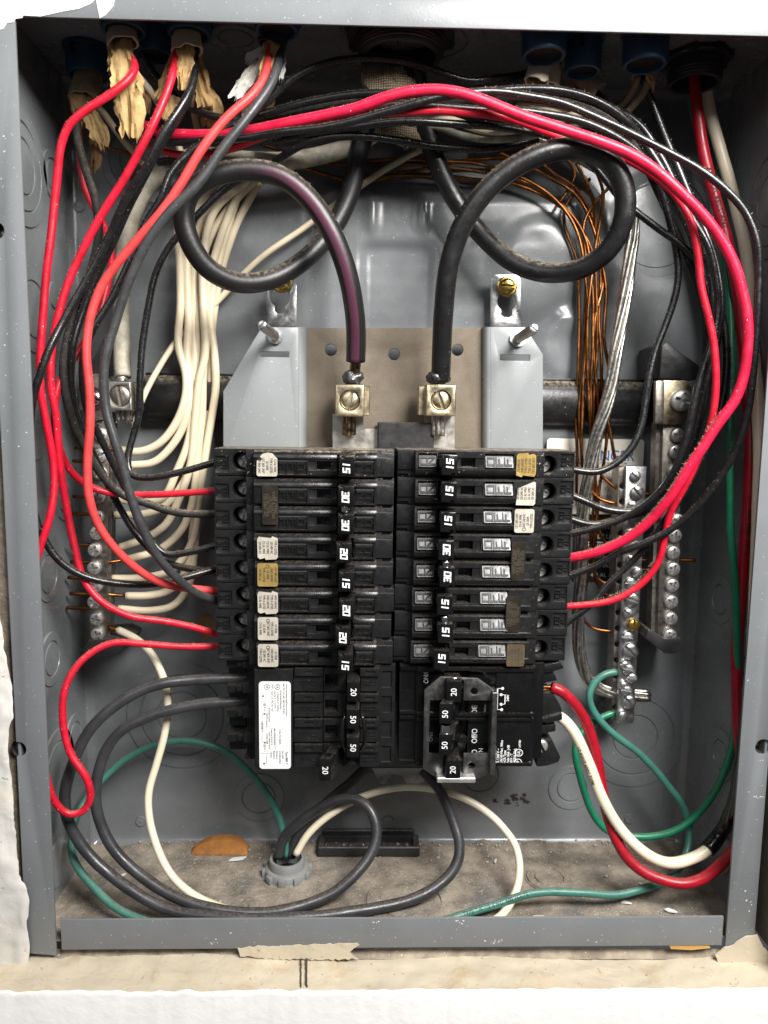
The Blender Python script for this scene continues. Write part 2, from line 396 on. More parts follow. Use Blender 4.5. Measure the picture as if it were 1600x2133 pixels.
def tube_part(name, pts, r, mat, parent, sides=12, step=2.0, flat=1.0, bulge=.03, rfun=None):
    L = wloc(parent); WN[0] += 1
    o = link(name, tube_mesh(name, spline(pts, step), r, MATS[mat], sides, L, WN[0], bulge, flat, rfun), parent); LOC[o.name] = L
    return o

# ------------------------------------------------------------------ lettering
BOLD = .035
def font_mesh(body, h, extrude=0.0, width=1.0, align='CENTER'):
    cu = bpy.data.curves.new('t', 'FONT'); cu.body = body; cu.size = h*1.42; cu.align_x = align; cu.align_y = 'CENTER'; cu.extrude = extrude
    cu.resolution_u = 3; cu.offset = h*(BOLD if h < 1.8 else .008)
    o = bpy.data.objects.new('t', cu); COL.objects.link(o)
    dg = bpy.context.evaluated_depsgraph_get(); dg.update(); me = bpy.data.meshes.new_from_object(o.evaluated_get(dg))
    out = ([(v.co.x*width, v.co.y, v.co.z) for v in me.vertices], [tuple(p.vertices) for p in me.polygons])
    bpy.data.objects.remove(o); bpy.data.meshes.remove(me); return out
def text_mb(mb, body, c, h, rot=0, extrude=.05, width=1.0, align='CENTER'):
    vs, fs = font_mesh(body, h, extrude, width, align); a = R(rot); ca, sa = math.cos(a), math.sin(a); c = Vector(c)
    mb.add([(c.x+x*ca-y*sa, c.y-z, c.z+x*sa+y*ca) for x, y, z in vs], fs); return mb
STROKES = {
    '0': [(0, 0, 0, 1), (0, 1, .6, 1), (.6, 1, .6, 0), (.6, 0, 0, 0)], 'O': [(0, 0, 0, 1), (0, 1, .6, 1), (.6, 1, .6, 0), (.6, 0, 0, 0)],
    '1': [(.3, 0, .3, 1)], '2': [(0, 1, .6, 1), (.6, 1, .6, .5), (.6, .5, 0, .5), (0, .5, 0, 0), (0, 0, .6, 0)],
    '3': [(0, 1, .6, 1), (.6, 1, .6, 0), (.6, 0, 0, 0), (.15, .5, .6, .5)], '5': [(.6, 1, 0, 1), (0, 1, 0, .52), (0, .52, .6, .52), (.6, .52, .6, 0), (.6, 0, 0, 0)],
    'F': [(0, 0, 0, 1), (0, 1, .6, 1), (0, .52, .45, .52)], 'N': [(0, 0, 0, 1), (0, 1, .6, 0), (.6, 0, .6, 1)],
    'C': [(.6, 1, 0, 1), (0, 1, 0, 0), (0, 0, .6, 0)], 'U': [(0, 1, 0, 0), (0, 0, .6, 0), (.6, 0, .6, 1)], 'A': [(0, 0, .3, 1), (.3, 1, .6, 0), (.12, .4, .48, .4)], 'L': [(0, 1, 0, 0), (0, 0, .6, 0)]}
def stroke_mb(mb, body, c, h, rot=0, t=.14, depth=.3, slant=0.0, stack=False, gap=.3, tilt=None, wx=1.0):
    """square stencil lettering made of little bars; c is the middle of the front face, depth is how proud it stands"""
    c = Vector(c); a = R(rot); ca, sa = math.cos(a), math.sin(a)
    n = len(body); adv = .6+gap; tot = n*adv-gap
    for i, ch in enumerate(body):
        for j, (x0, y0, x1, y1) in enumerate(STROKES[ch]):
            if stack: ox, oy = -.3, (n-1)*(1.3)/2-i*1.3-.5
            else: ox, oy = i*adv-tot/2, -.5
            d = Vector((x1-x0, y1-y0)); L = d.length; d = d/L; nn = Vector((-d.y, d.x))*(t/2); e = d*(t/2)
            q = [Vector((x0, y0))-e-nn, Vector((x1, y1))+e-nn, Vector((x1, y1))+e+nn, Vector((x0, y0))-e+nn]
            k = depth*(1+.04*j)
            fr = []
            for p in q:
                X = (p.x+ox+slant*(p.y))*h*wx; Y = (p.y+oy)*h
                fr.append(Vector((X*ca-Y*sa, 0, X*sa+Y*ca)))
            F = [c+p+Vector((0, -k, 0)) for p in fr]; B = [c+p for p in fr]
            if tilt: F = [tilt(p) for p in F]; B = [tilt(p) for p in B]
            mb.prism(F, B)
    return mb
def wire_text(owner, body, u0, h, ang=0.5, r=2, mat='ink_black', flip=False):
    path = PATHS[owner.name]; fr = frames(path); us = [0]
    for i in range(1, len(fr)): us.append(us[-1]+(fr[i][0]-fr[i-1][0]).length)
    vs, fs = font_mesh(body, h, 0, 1.0, 'LEFT'); mb = MB(); out = []
    for x, y, z in vs:
        u = u0+x if not flip else u0-x
        i = 0
        while i < len(us)-2 and us[i+1] < u: i += 1
        k = (u-us[i])/max(1e-6, us[i+1]-us[i]); c = fr[i][0].lerp(fr[i+1][0], k); n = fr[i][2]; b = fr[i][3]
        q = (ang-.5)*2*math.pi + (-y/r if not flip else y/r)
        out.append(c+(n*math.cos(q)+b*math.sin(q))*(r*1.035+.05))
    mb.add(out, fs); return part('lettering', mb, MATS[mat], owner, 0)

# ================================================================== the wall round the box
A, H, XB, ZB, ZT, D = 179.14, 442.56, 193.1, -13.4, 455.4, 95.0      # opening half width, height, inner walls, floor, top, depth
def ragged(p0, p1, n, amp, seed, axis):
    out = []
    for i in range(n+1):
        k = i/n; p = p0.lerp(p1, k)
        o = noise.noise(Vector((i*.35, seed, 0)))*amp + noise.noise(Vector((i*1.3, seed, 5)))*amp*.4
        out.append(p + Vector(axis)*o)
    return out
# white wall below, its torn paint edge hanging over the cream ledge
e = ragged(P(-700, 2074, -29), P(2200, 2059, -29), 290, 1.0, 1.5, (0, 0, 1))
mb = MB(); low = [Vector((p.x, -24, -130)) for p in e]
n = len(e); vs = e + [p+Vector((0, -.7, -1.6)) for p in e] + [Vector((p.x, -29.7, -130)) for p in e] + [p+Vector((0, 1.5, .1)) for p in e]
fs = [(i, i+1, n+i+1, n+i) for i in range(n-1)]+[(n+i, n+i+1, 2*n+i+1, 2*n+i) for i in range(n-1)]+[(3*n+i, 3*n+i+1, i+1, i) for i in range(n-1)]
mb.add(vs, fs)
o = solo('wall', mb, MATS['wall_white'], 'white painted wall below the electrical box', 'wall', kind='structure', smooth=60)
# cream ledge: worn paint over plaster, gently uneven
def sheet(x0, x1, nx, f, ny):
    mb = MB(); vs = []
    for i in range(nx+1):
        for j in range(ny+1): vs.append(f(x0+(x1-x0)*i/nx, j/ny))
    return mb.add(vs, [(i*(ny+1)+j, (i+1)*(ny+1)+j, (i+1)*(ny+1)+j+1, i*(ny+1)+j+1) for i in range(nx) for j in range(ny)])
def ledge(px, k):
    top = 1992 + 3.0*math.sin(px*.011) + (3 if px > 700 else -2)
    p = P(px, top*(1-k)+2075*k, 3-29*k)
    q = Vector((px*.02, k*3, 2)); return p+Vector((0, 0, noise.noise(q)*.9+noise.noise(q*3.1)*.35+noise.noise(q*9)*.18))
solo('wall_ledge', sheet(-700, 2200, 370, ledge, 14), MATS['cream_ledge'], 'cream painted ledge of the wall opening under the box', 'ledge', kind='structure', smooth=180)
def rawedge(px, k):
    p = P(px, 1976*(1-k)+1998*k, 6-4*k); return p+Vector((0, 0, noise.noise(Vector((px*.06, k*2, 7)))*.6))
solo('wall_raw_edge', sheet(-700, 2200, 420, rawedge, 4), MATS['raw_edge'], 'crumbling brown edge of the wall opening under the box', 'wall edge', kind='structure', smooth=180)
# flap of torn cream paint lapping up onto the lip
fl = [(500, 1992), (495, 1976), (520, 1973), (560, 1972), (600, 1970), (640, 1968), (700, 1966), (745, 1965), (749, 1970), (738, 1975), (729, 1982), (735, 1990), (748, 1998), (650, 1999), (560, 1998)]
def rag(poly, amp, step=7, seed=2):
    out = []
    for i, (x, y) in enumerate(poly):
        x2, y2 = poly[(i+1) % len(poly)]; n = max(1, int(math.hypot(x2-x, y2-y)/step))
        for k in range(n):
            u = k/n; px, py = x+(x2-x)*u, y+(y2-y)*u
            out.append((px+amp*noise.noise(Vector((px*.21, py*.17, seed))), py+amp*1.4*noise.noise(Vector((px*.19, py*.23, seed+5)))))
    return out
mb = MB(); mb.pxprism(rag(fl, 3.2), -.45, .4)
solo('paint_flap', mb, MATS['cream_ledge'], 'torn flap of cream paint lapping over the bottom lip left of centre', 'paint flap')
mb = MB(); mb.pxprism(rag([(1512, 1976), (1530, 1970), (1545, 1957), (1566, 1949), (1580, 1949), (1584, 1960), (1600, 1985), (1640, 2010), (1500, 2012), (1490, 1990)], 3.0), -1.2, 1.0)
solo('paint_flap', mb, MATS['cream_ledge'], 'cream plaster lump at the lower right corner of the box', 'paint flap')
mb = MB()
for xa in (626, 637):
    f = []; b = []
    for i in range(15):
        y = 1998+i*4.4; x = xa+noise.noise(Vector((i*.9, xa, 0)))*1.6 + (3 if (xa > 630 and i == 0) else 0); f.append((x, y))
    for i in range(14):
        wd = 2.0 if xa == 626 else 3.2
        def lp(px, py):
            k = (py-1992)/83; q = P(px, py, 3-29*k); return q+Vector((0, -.1, 1.7))
        mb.prism([lp(f[i][0], f[i][1]), lp(f[i][0]+wd, f[i][1]), lp(f[i+1][0]+wd, f[i+1][1]), lp(f[i+1][0], f[i+1][1])], [lp(f[i][0], f[i][1])-Vector((0, 0, 2)), lp(f[i][0]+wd, f[i][1])-Vector((0, 0, 2)), lp(f[i+1][0]+wd, f[i+1][1])-Vector((0, 0, 2)), lp(f[i+1][0], f[i+1][1])-Vector((0, 0, 2))])
solo('pencil_line', mb, MATS['ink_dark'], 'pair of rough dark pencil lines drawn down the cream ledge', 'pencil mark')
mb = MB(); mb.pxprism([(1394, 1968), (1478, 1970), (1480, 1975), (1440, 1979), (1398, 1977)], 0.5, 2)
solo('wood_splinter', mb, MATS['wood'], 'orange wood splinter under the right end of the bottom lip', 'splinter')
# broken plaster on the left of the box
def sstep(a, b, x):
    t = max(0, min(1, (x-a)/(b-a))); return t*t*(3-2*t)
def lwall(px, k):
    edge = 27+33*max(0, min(1, (px-1500)/400)) + noise.noise(Vector((px*.02, 3, 0)))*5 + noise.noise(Vector((px*.11, 3, 0)))*2.2 - 13*sstep(1480, 1540, px)*(1-sstep(1815, 1850, px+noise.noise(Vector((px*.07, 1, 0)))*14)) + noise.noise(Vector((px*.3, 9, 0)))*1.5
    if px < 1500: edge = -22+49*sstep(1120, 1500, px)+noise.noise(Vector((px*.05, 3, 0)))*3
    x = edge*k + (-700)*(1-k)**2 + (-60)*(1-k)*k; p = P(x, px, -6+5*k**3)
    q = Vector((x*.03, px*.012, 4)); return p + Vector((0, noise.noise(q)*1.6+noise.noise(q*3)*.8, 0))
solo('wall_left', sheet(-220, 2010, 330, lwall, 34), MATS['plaster'], 'broken white plaster wall left of the box', 'wall', kind='structure', smooth=180)
mb = MB(); mb.box(-204, -194.7, 6, 60, -60, 470)
solo('wall_gap_left', mb, MATS['raw_edge'], 'rough brown gap between box and plaster on the left', 'wall', kind='structure')
mb = MB(); mb.box(XB+9, XB+130, -18, 70, -18, 459, 1)
solo('wall_right', mb, MATS['fibre'], 'brown side of the wall opening right of the box', 'wall', kind='structure')
mb = MB(); mb.box(-330, 330, 8, 60, ZT+4.5, ZT+60, 1)
solo('wall_top', mb, MATS['trim_grey'], 'grey speckled strip of wall above the box', 'wall', kind='structure')

# ================================================================== the box
BOX = empty('electrical_box', (0, 45, -14), 'open grey steel electrical panel box set in the wall', 'electrical box')
# back panel with pressed relief
def sstep(a, b, x):
    t = max(0, min(1, (x-a)/(b-a))); return t*t*(3-2*t)
def rrect(x, z, x0, x1, z0, z1, soft):
    cx, cz = (x0+x1)/2, (z0+z1)/2; r = 6
    qx = abs(x-cx)-((x1-x0)/2-r); qz = abs(z-cz)-((z1-z0)/2-r)
    d = math.hypot(max(qx, 0), max(qz, 0))+min(max(qx, qz), 0)-r
    return 1-sstep(-soft/2, soft/2, d)
def BP(px, py): p = P(px, py, D); return p.x, p.z
x0, z1 = BP(668, 395); x1, z0 = BP(1195, 930)
ux0, uz1 = BP(757, 512); ux1, uz0 = BP(893, 760)
dome = [BP(1120, 560)+(34, 3.0), BP(1395, 470)+(40, -2.0), BP(560, 470)+(30, 1.5), BP(1180, 720)+(26, 3.5)]
ribs = [BP(768, 405)+BP(782, 492), BP(872, 400)+BP(888, 492)]
def back_h(x, z):
    h = rrect(x, z, x0, x1, z0, z1, 16)*6.0
    h -= rrect(x, z, ux0, ux1, uz0, uz1, 7)*3.6
    for a, b, c, d in ribs: h += rrect(x, z, a, c, d, b, 7)*2.6
    for cx, cz, r, a in dome:
        h += a*(1-sstep(r*.55, r, math.hypot(x-cx, z-cz)))
    hx0, hz1 = BP(1182, 690); hx1, hz0 = BP(1245, 800)
    h -= rrect(x, z, hx0, hx1, hz0, hz1, 16)*6
    h += noise.noise(Vector((x*.018, z*.05, 3)))*.5+noise.noise(Vector((x*.012, z*.13, 8)))*.22
    return h
nx, nz = 200, 240; mb = MB(); vs = []
for i in range(nx+1):
    for j in range(nz+1):
        x = -XB+2*XB*i/nx; z = ZB+(ZT-ZB)*j/nz
        ed = min(x+XB, XB-x, z-ZB, ZT-z); rr = 5.0
        rnd = (rr-math.sqrt(max(0, rr*rr-(rr-min(rr, ed))**2))) if ed < rr else 0
        vs.append((x, D-back_h(x, z)*sstep(0, 10, ed)-rnd, z))
mb.add(vs, [(i*(nz+1)+j, (i+1)*(nz+1)+j, (i+1)*(nz+1)+j+1, i*(nz+1)+j+1) for i in range(nx) for j in range(nz)])
part('back_panel', mb, MATS['box_inside'], BOX, 180)
mb = MB(); mb.box(-XB-1.6, -XB, 1.5, D+1, ZB-2, ZT+1.5, .3); part('side_wall', mb, MATS['box_inside'], BOX)
mb = MB(); mb.box(XB, XB+1.6, 1.5, D+1, ZB-2, ZT+1.5, .3); part('side_wall', mb, MATS['box_inside'], BOX)
mb = MB(); mb.box(-XB+.1, XB-.1, 1.5, D, ZT, ZT+1.6, .3); part('top_wall', mb, MATS['box_inside'], BOX)
# floor: a dusty sheet with uneven drifts
def flo(px, k):
    x = px; y = 1.6+(D-1.8)*k; q = Vector((x*.05, y*.05, 1))
    return Vector((x, y, ZB+noise.noise(q)*.6+noise.noise(q*4)*.3+max(0, noise.noise(q*2.3))*.7+2.6*sstep(.86, 1, k)*(0.6+noise.noise(q*2))))
part('bottom_wall', sheet(-XB+.1, XB-.1, 190, flo, 48), MATS['floor_dust'], BOX, 180)
# flanges
def flange(poly, holes, t=1.5):
    m = MB(); m.prism([Vector((x, 0, z)) for x, z in poly], [Vector((x, t, z)) for x, z in poly])
    cut = []
    for cx, cz, r in holes:
        c = MB(); c.lathe([(r, -3), (r, 5)], (cx, 0, cz), (0, 1, 0), 24); cut.append((c, 'DIFFERENCE'))
    return boolean(m, cut, .35)
hl = P(38, 1561, 0); hr = P(1590, 1556, 0); hl2 = P(-9, 480, 0)
part('side_flange', flange([(-XB-1.6, -19), (-A, -20.5), (-A, H+.2), (-XB-1.6, H+.2)], [(hl.x, hl.z, 4.0), (hl2.x, hl2.z, 4.0)]), MATS['box_paint'], BOX, 30)
part('side_flange', flange([(A, -18.5), (XB+1.6, -19), (XB+1.6, H+.2), (A, H+.2)], [(hr.x, hr.z, 4.2)]), MATS['box_paint'], BOX, 30)
part('top_flange', flange([(-XB-1.6, H+.3), (XB+1.6, H+.3), (XB+1.6, ZT+1.6), (-XB-1.6, ZT+1.6)], []), MATS['box_paint'], BOX, 30)
part('bottom_lip', flange([(-176.3, -17.2), (177.2, -16.8), (177.2, 0), (-176.3, 0)], []), MATS['box_paint'], BOX, 30)
for c, r in ((hl, 4.4), (hr, 4.6), (hl2, 4.4)):
    mb = MB(); mb.lathe([(r, 1.7), (r, 12), (.5, 12.2)], c, (0, 1, 0), 24, False); part('screw_sleeve', mb, MATS['hub_black'], BOX)
    mb = MB(); mb.lathe([(2.6, 9), (2.8, 7), (1.8, 6.2), (.05, 6)], c, (0, 1, 0), 12, False); part('screw_tip', mb, MATS['dull_metal'], BOX)
# white paint slopped on the flange
for k, poly in enumerate(([(-40, -30), (245, -30), (236, 12), (221, 30), (208, 38), (204, 20), (200, -2), (188, 8), (165, 18), (130, 24), (85, 34), (48, 32), (46, 37), (32, 39), (28, 46), (14, 48), (6, 60), (-40, 72)],
                          [(1560, 1800), (1585, 1640), (1600, 1630), (1612, 1700), (1604, 1780)][:0])):
    if poly:
        mb = MB(); mb.pxprism(poly, -.35, .34); part('paint_smear', mb, MATS['wall_white'], BOX)
for (cx, cy, n_, s_) in ((960, 1920, 5, 9), (1030, 1962, 14, 10), (1230, 1956, 3, 14), (440, 1962, 8, 9), (780, 1922, 3, 8), (1580, 1660, 8, 8), (120, 700, 7, 60), (40, 900, 5, 60), (1560, 1880, 6, 20), (60, 300, 9, 90)):
    mb = MB()
    for i in range(n_):
        a, b = cx+random.gauss(0, s_), cy+random.gauss(0, s_*.35); r = random.uniform(.6, 2.2)
        q = P(a, b, -.05)
        if not (abs(q.x) > A or q.z < 0): continue
        mb.pxprism([(a+r*random.uniform(.6, 1.5)*math.cos(t*1.047), b+r*.8*random.uniform(.5, 1.2)*math.sin(t*1.047)) for t in range(6)], -.05, .04)
    if mb.v: tag(part('paint_fleck', mb, MATS['wall_white'], BOX, 0), kind='stuff')
# knockouts: concentric rings pressed in the sheet
def knockout(c, axis, radii, h=.9):
    pr = []
    for i, r in enumerate(sorted(radii)):
        pr += [(max(.02, r-1.0), h), (r-.7, -.1), (r-.1, -.1), (r+.3, h)]
    pr = [(.02, h)] + pr; pr[-1] = (pr[-1][0]-.1, 0.0)
    m = MB(); m.lathe(pr, c, axis, 48, False); return m
for px, py, rr in ((380, 1490, (16, 27, 36)), (1322, 1535, (15, 26, 35)), (1000, 1612, (12, 20)), (640, 1600, (14,)), (1370, 470, (25, 31, 36)), (300, 330, (14, 20, 26)), (1190, 1640, (10, 16)), (540, 1660, (11, 17)), (780, 1640, (12,))):
    c = P(px, py, D); c.y = D-back_h(c.x, c.z)+.15; part('knockout', knockout(c, (0, -1, 0), rr), MATS['box_inside'], BOX, 50)
for y, z, rr in ((32, 388, (14, 22, 30)), (38, 318, (15, 23)), (70, 395, (9, 14)), (68, 215, (8, 13)), (70, 70, (9, 15)), (66, 330, (8,)), (42, 176, (11, 16)), (42, 128, (10, 16)), (34, 252, (13,)), (44, 62, (16, 24)), (40, 8, (15,))):
    part('knockout', knockout((-XB+.05, y, z), (1, 0, 0), rr), MATS['box_inside'], BOX, 50)
for y, z, rr in ((34, 380, (14, 24, 31)), (60, 160, (9, 15)), (66, 230, (8,)), (46, 70, (9, 16)), (44, 300, (14,)), (40, 15, (15,))):
    part('knockout', knockout((XB-.05, y, z), (-1, 0, 0), rr), MATS['box_inside'], BOX, 50)
for x, y, rr in ((-86, 40, (9, 14)), (14, 38, (18, 27)), (-42, 30, (11,)), (90, 40, (10,)), (-130, 50, (12,))):
    part('knockout', knockout((x, y, ZT-.05), (0, 0, -1), rr), MATS['box_inside'], BOX, 50)
for x, y, rr in ((10, 33, (18, 26)), (-72, 30, (11,)), (96, 55, (9, 14)), (-125, 50, (12,))):
    part('knockout', knockout((x, y, ZB+.4), (0, 0, 1), rr, .9), MATS['floor_dust'], BOX, 50)
for px, py in ((294, 1710), (808, 1708), (1311, 1705), (180, 1730), (1381, 250), (165, 430)):
    c = P(px, py, D-.1); mb = MB(); mb.lathe([(3.4, 0), (3.1, .9), (2.2, .7), (1.5, .9), (.05, 1.0)], c, (0, -1, 0), 20, False); part('dimple', mb, MATS['box_inside'], BOX)
# oval mounting hole with tan paper behind it, seen beside the copper wires
for px, py, rx, rz in ((1214, 725, 5.5, 10), (430, 1305, 6, 9)):
    c = P(px, py, D-(-3 if px > 800 else 0)); c.y = D-back_h(c.x, c.z)-.25
    mb = MB(); mb.prism([c+Vector((rx*math.cos(t*.3142), 0, rz*math.sin(t*.3142))) for t in range(20)], [c+Vector((rx*math.cos(t*.3142), 1.5, rz*math.sin(t*.3142))) for t in range(20)])
    part('mounting_hole', mb, MATS['kraft_dark'], BOX)
# stamped black grime blot
mb = MB()
for i in range(26):
    a, b = 1070+random.gauss(0, 20), 1667+random.gauss(0, 8); r = random.uniform(1.5, 7)
    mb.pxprism([(a+r*math.cos(t*.785)*random.uniform(.5, 1.4), b+r*.6*math.sin(t*.785)*random.uniform(.5, 1.4)) for t in range(8)], D-back_h(*BP(a, b))-.15-i*.012, .06)
tag(part('grime_spot', mb, MATS['grime'], BOX, 0), kind='stuff')

# ================================================================== cross bar, mounting frame, lugs
mb = MB(); zc = (P(1250, 792, 76).z+P(1250, 888, 76).z)/2; rr = (P(1250, 792, 76).z-P(1250, 888, 76).z)/2
mb.lathe([(rr-.8, 0), (rr, .8), (rr, P(1376, 840, 76).x-P(296, 840, 76).x-.8), (rr-.8, P(1376, 840, 76).x-P(296, 840, 76).x)], (P(296, 840, 76).x, 82, zc), (1, 0, 0), 32)
mb.box(P(296, 840, 76).x, P(1376, 840, 76).x, 80, 84, zc+rr-.3, zc+rr+1.2, .3)
mb.v = [(x, 86+(y-82)*.62, z) for x, y, z in mb.v]
solo('cross_bar', mb, MATS['cable_black'], 'thick black bar running across the back between the terminal bars', 'bar')

FR = empty('breaker_mounting_frame', P(800, 925, 70), 'grey sheet metal breaker frame with tan insulating board and two wire lugs', 'mounting frame')
def wing(poly, y, slot, stud_hole=None):
    m = MB(); m.pxprism(poly, y, 1.6); cut = []
    c = MB(); a = P(slot[0], slot[1], y); b = P(slot[2], slot[3], y); c.box(a.x, b.x, y-3, y+5, b.z, a.z); cut.append((c, 'DIFFERENCE'))
    return boolean(m, cut, .5)
part('side_plate', wing([(545, 681), (622, 681), (622, 960), (465, 960), (465, 815)], 66, (541, 732, 602, 744)), MATS['wing_paint'], FR, 30)
part('side_plate', wing([(1022, 681), (1094, 681), (1131, 738), (1131, 960), (1022, 960)], 66, (1042, 738, 1104, 752)), MATS['wing_paint'], FR, 30)
for xa, xb in ((622, 640), (1004, 1022)):                           # the rolled bends of the plates
    m = MB(); vs = []; n = 10
    for k in range(n+1):
        q = math.pi/2*k/n; f = math.sin(q)
        if xa == 622: px = xa+(xb-xa)*f; yy = 66+8*(1-math.cos(q))
        else: px = xb-(xb-xa)*f; yy = 66+8*(1-math.cos(q))
        for py in (681, 960): vs.append(P(px, py, yy))
    m.add(vs, [(2*k, 2*k+1, 2*k+3, 2*k+2) for k in range(n)]); part('plate_bend', m, MATS['wing_paint'], FR, 180)
m = MB(); m.pxprism([(637, 683), (1008, 683), (1008, 960), (637, 960)], 73, 2.2)
cut = []
for px, py in ((689, 729), (821, 738), (953, 729)):
    c = MB(); q = P(px, py, 73); c.lathe([(3.4, -4), (3.4, 6)], q, (0, 1, 0), 28); cut.append((c, 'DIFFERENCE'))
part('insulating_board', boolean(m, cut, .3), MATS['fibre'], FR, 30)
def keyhole(x0, x1, y0, y1, cx, cy):
    m = MB(); m.pxprism([(x0, y1), (x0, y0+10), (x0+5, y0+3), (x0+12, y0), (x1-12, y0), (x1-5, y0+3), (x1, y0+10), (x1, y1)], 78, 1.6)
    c1 = MB(); c1.lathe([(5.6, -4), (5.6, 5)], P(cx, cy, 78), (0, 1, 0), 28)
    a = P(cx-11, cy, 78); b = P(cx+11, cy+33, 78); c2 = MB(); c2.box(a.x, b.x, 74, 84, b.z, a.z, 1.5)
    return boolean(m, [(c1, 'DIFFERENCE'), (c2, 'DIFFERENCE')], .25)
part('keyhole_tab', keyhole(555, 618, 585, 681, 583, 620), MATS['zinc'], FR, 30)
part('keyhole_tab', keyhole(1022, 1085, 572, 681, 1056, 628), MATS['zinc'], FR, 30)
def screw_mb(m, c, axis, r, h, slot_ang=0, cross=False, dome=.08, slot=True):
    """slotted pan head: lathe with a real cut slot"""
    h0 = MB(); h0.lathe([(r, 0), (r, h*.6), (r*.9, h*.85), (r*.6, h*(1+dome*.6)), (.03, h*(1+dome))], c, axis, 22); cut = []
    ax = Vector(axis).normalized()
    for a in ((slot_ang, slot_ang+90) if cross else (slot_ang,)):
        if not slot: break
        k = MB(); L = r*(1.15 if not cross else .7)
        k.box(-L, L, -h*.55, h*.75, -r*(.2 if not cross else .15), r*(.2 if not cross else .15)); rot = Matrix.Rotation(R(a), 3, 'Y')
        k.v = [tuple(Vector(c)+ax*(h*(1+dome))+rot @ Vector(v)) for v in k.v]
        cut.append((k, 'DIFFERENCE'))
    o = boolean(h0, cut); m.add(o.v, o.f); return m
SC = {}
def screw(parent, name, c, r, h, ang, mat, cross=False):
    """copies of a few cut heads, turned to their own angle"""
    key = (round(r, 2), round(h, 2), cross, mat)
    if key not in SC:
        m = MB(); screw_mb(m, (0, 0, 0), (0, -1, 0), r, h, 0, cross); SC[key] = to_mesh(name, m, MATS[mat], 35)
    o = link(name, SC[key], parent); o.location = (Vector(c)-wloc(parent))*S; o.rotation_euler = (0, R(ang), 0); return o
for px, py in ((587, 589), (1056, 597)):
    c = P(px, py, 77.8); m = MB(); m.lathe([(6.0, 0), (6.0, .7), (5.2, 1.2), (4.9, 1.2)], c, (0, -1, 0), 26); w_ = part('brass_washer', m, MATS['brass'], FR)
    screw(FR, 'brass_screw', c+Vector((0, -1.1, 0)), 4.3, 2.2, 4 if px > 800 else 30, 'brass')
# threaded cover studs
def stud(base, tip, r):
    b = Vector(base); t = Vector(tip); ax = (t-b).normalized(); L = (t-b).length; pr = [(r*1.7, 0), (r*1.7, 1.5), (r*.95, 1.6)]
    h = 2.2
    while h < L-2: pr += [(r, h), (r*.86, h+.55)]; h += 1.1
    pr += [(r*.95, L-1.6), (r*.95, L-.4), (r*.8, L), (.03, L)]
    m = MB(); m.lathe(pr, b, ax, 18); s = MB(); s.box(-r*1.2, r*1.2, -1.2, 1.2, -.45, .45)
    rot = Matrix.Rotation(R(35 if b.x > 0 else -50), 3, 'Y'); s.v = [tuple(t+rot @ Vector(v)) for v in s.v]
    return boolean(m, [(s, 'DIFFERENCE')])
part('cover_stud', stud(P(574, 700, 65.5), P(545, 677, 22), 2.7), MATS['zinc'], FR, 50)
part('cover_stud', stud(P(1078, 706, 65.5), P(1113, 684, 28), 2.7), MATS['zinc'], FR, 50)
# bus tabs under the lugs and the black barrier between them
m = MB(); m.pxprism([(693, 862), (757, 862), (757, 893), (790, 893), (790, 960), (693, 960)], 62, 2.4); part('bus_tab', m, MATS['bus'], FR, 0)
m = MB(); m.pxprism([(884, 862), (947, 862), (947, 960), (884, 960)], 62, 2.4); part('bus_tab', m, MATS['bus'], FR, 0)
m = MB(); a = P(787, 879, 55); b = P(903, 960, 55); m.box(a.x, b.x, 55, 71, b.z, a.z, .6); part('phase_barrier', m, MATS['hub_black'], FR)
def lug(x0, x1, y0, y1, sang, sx0, sx1):
    L = MB(); a = P(x0, y0, 46); b = P(x1, y1, 46); c = (a+b)/2
    L.box(a.x, b.x, 46, 62, b.z, a.z, .5)
    k = MB(); k.lathe([(5.7, -6), (5.7, 9)], c, (0, 1, 0), 30)
    k2 = MB(); k2.lathe([(5.3, -40), (5.3, 40)], (c.x, 56, c.z), (0, 0, 1), 24)
    lo = part('lug', boolean(L, [(k, 'DIFFERENCE'), (k2, 'DIFFERENCE')], .3), MATS['brass_lug'], FR, 30)
    a2 = P(sx0, y0+4, 52); b2 = P(sx1, y1-2, 52); m = MB(); m.box(a2.x, b2.x, 52, 62, b2.z, a2.z, .4); part('lug_collar', m, MATS['brass_lug'], lo)
    screw(lo, 'lug_screw', c+Vector((0, 3.0, 0)), 5.3, 3.0, sang, 'brass_lug')
    return lo, c
lugL, cL = lug(698, 759, 800, 868, -72, 754, 770)
lugR, cR = lug(888, 949, 800, 867, 70, 872, 892)
for lo, c, mt, px in ((lugL, cL, 'dirty_copper', 728), (lugR, cR, 'alu', 911)):
    for k in range(7):                                        # strands poking out below the lug
        q = k/7*6.283; r_ = 3.0 if k else 0
        x = c.x+r_*math.cos(q); y = 56+r_*math.sin(q)
        tube_part('strand', [(x, y, c.z+3), (x, y, c.z-10), (x+random.uniform(-.3, .3), y, c.z-18-random.uniform(0, 2.0))], 1.6, mt, lo, 10)
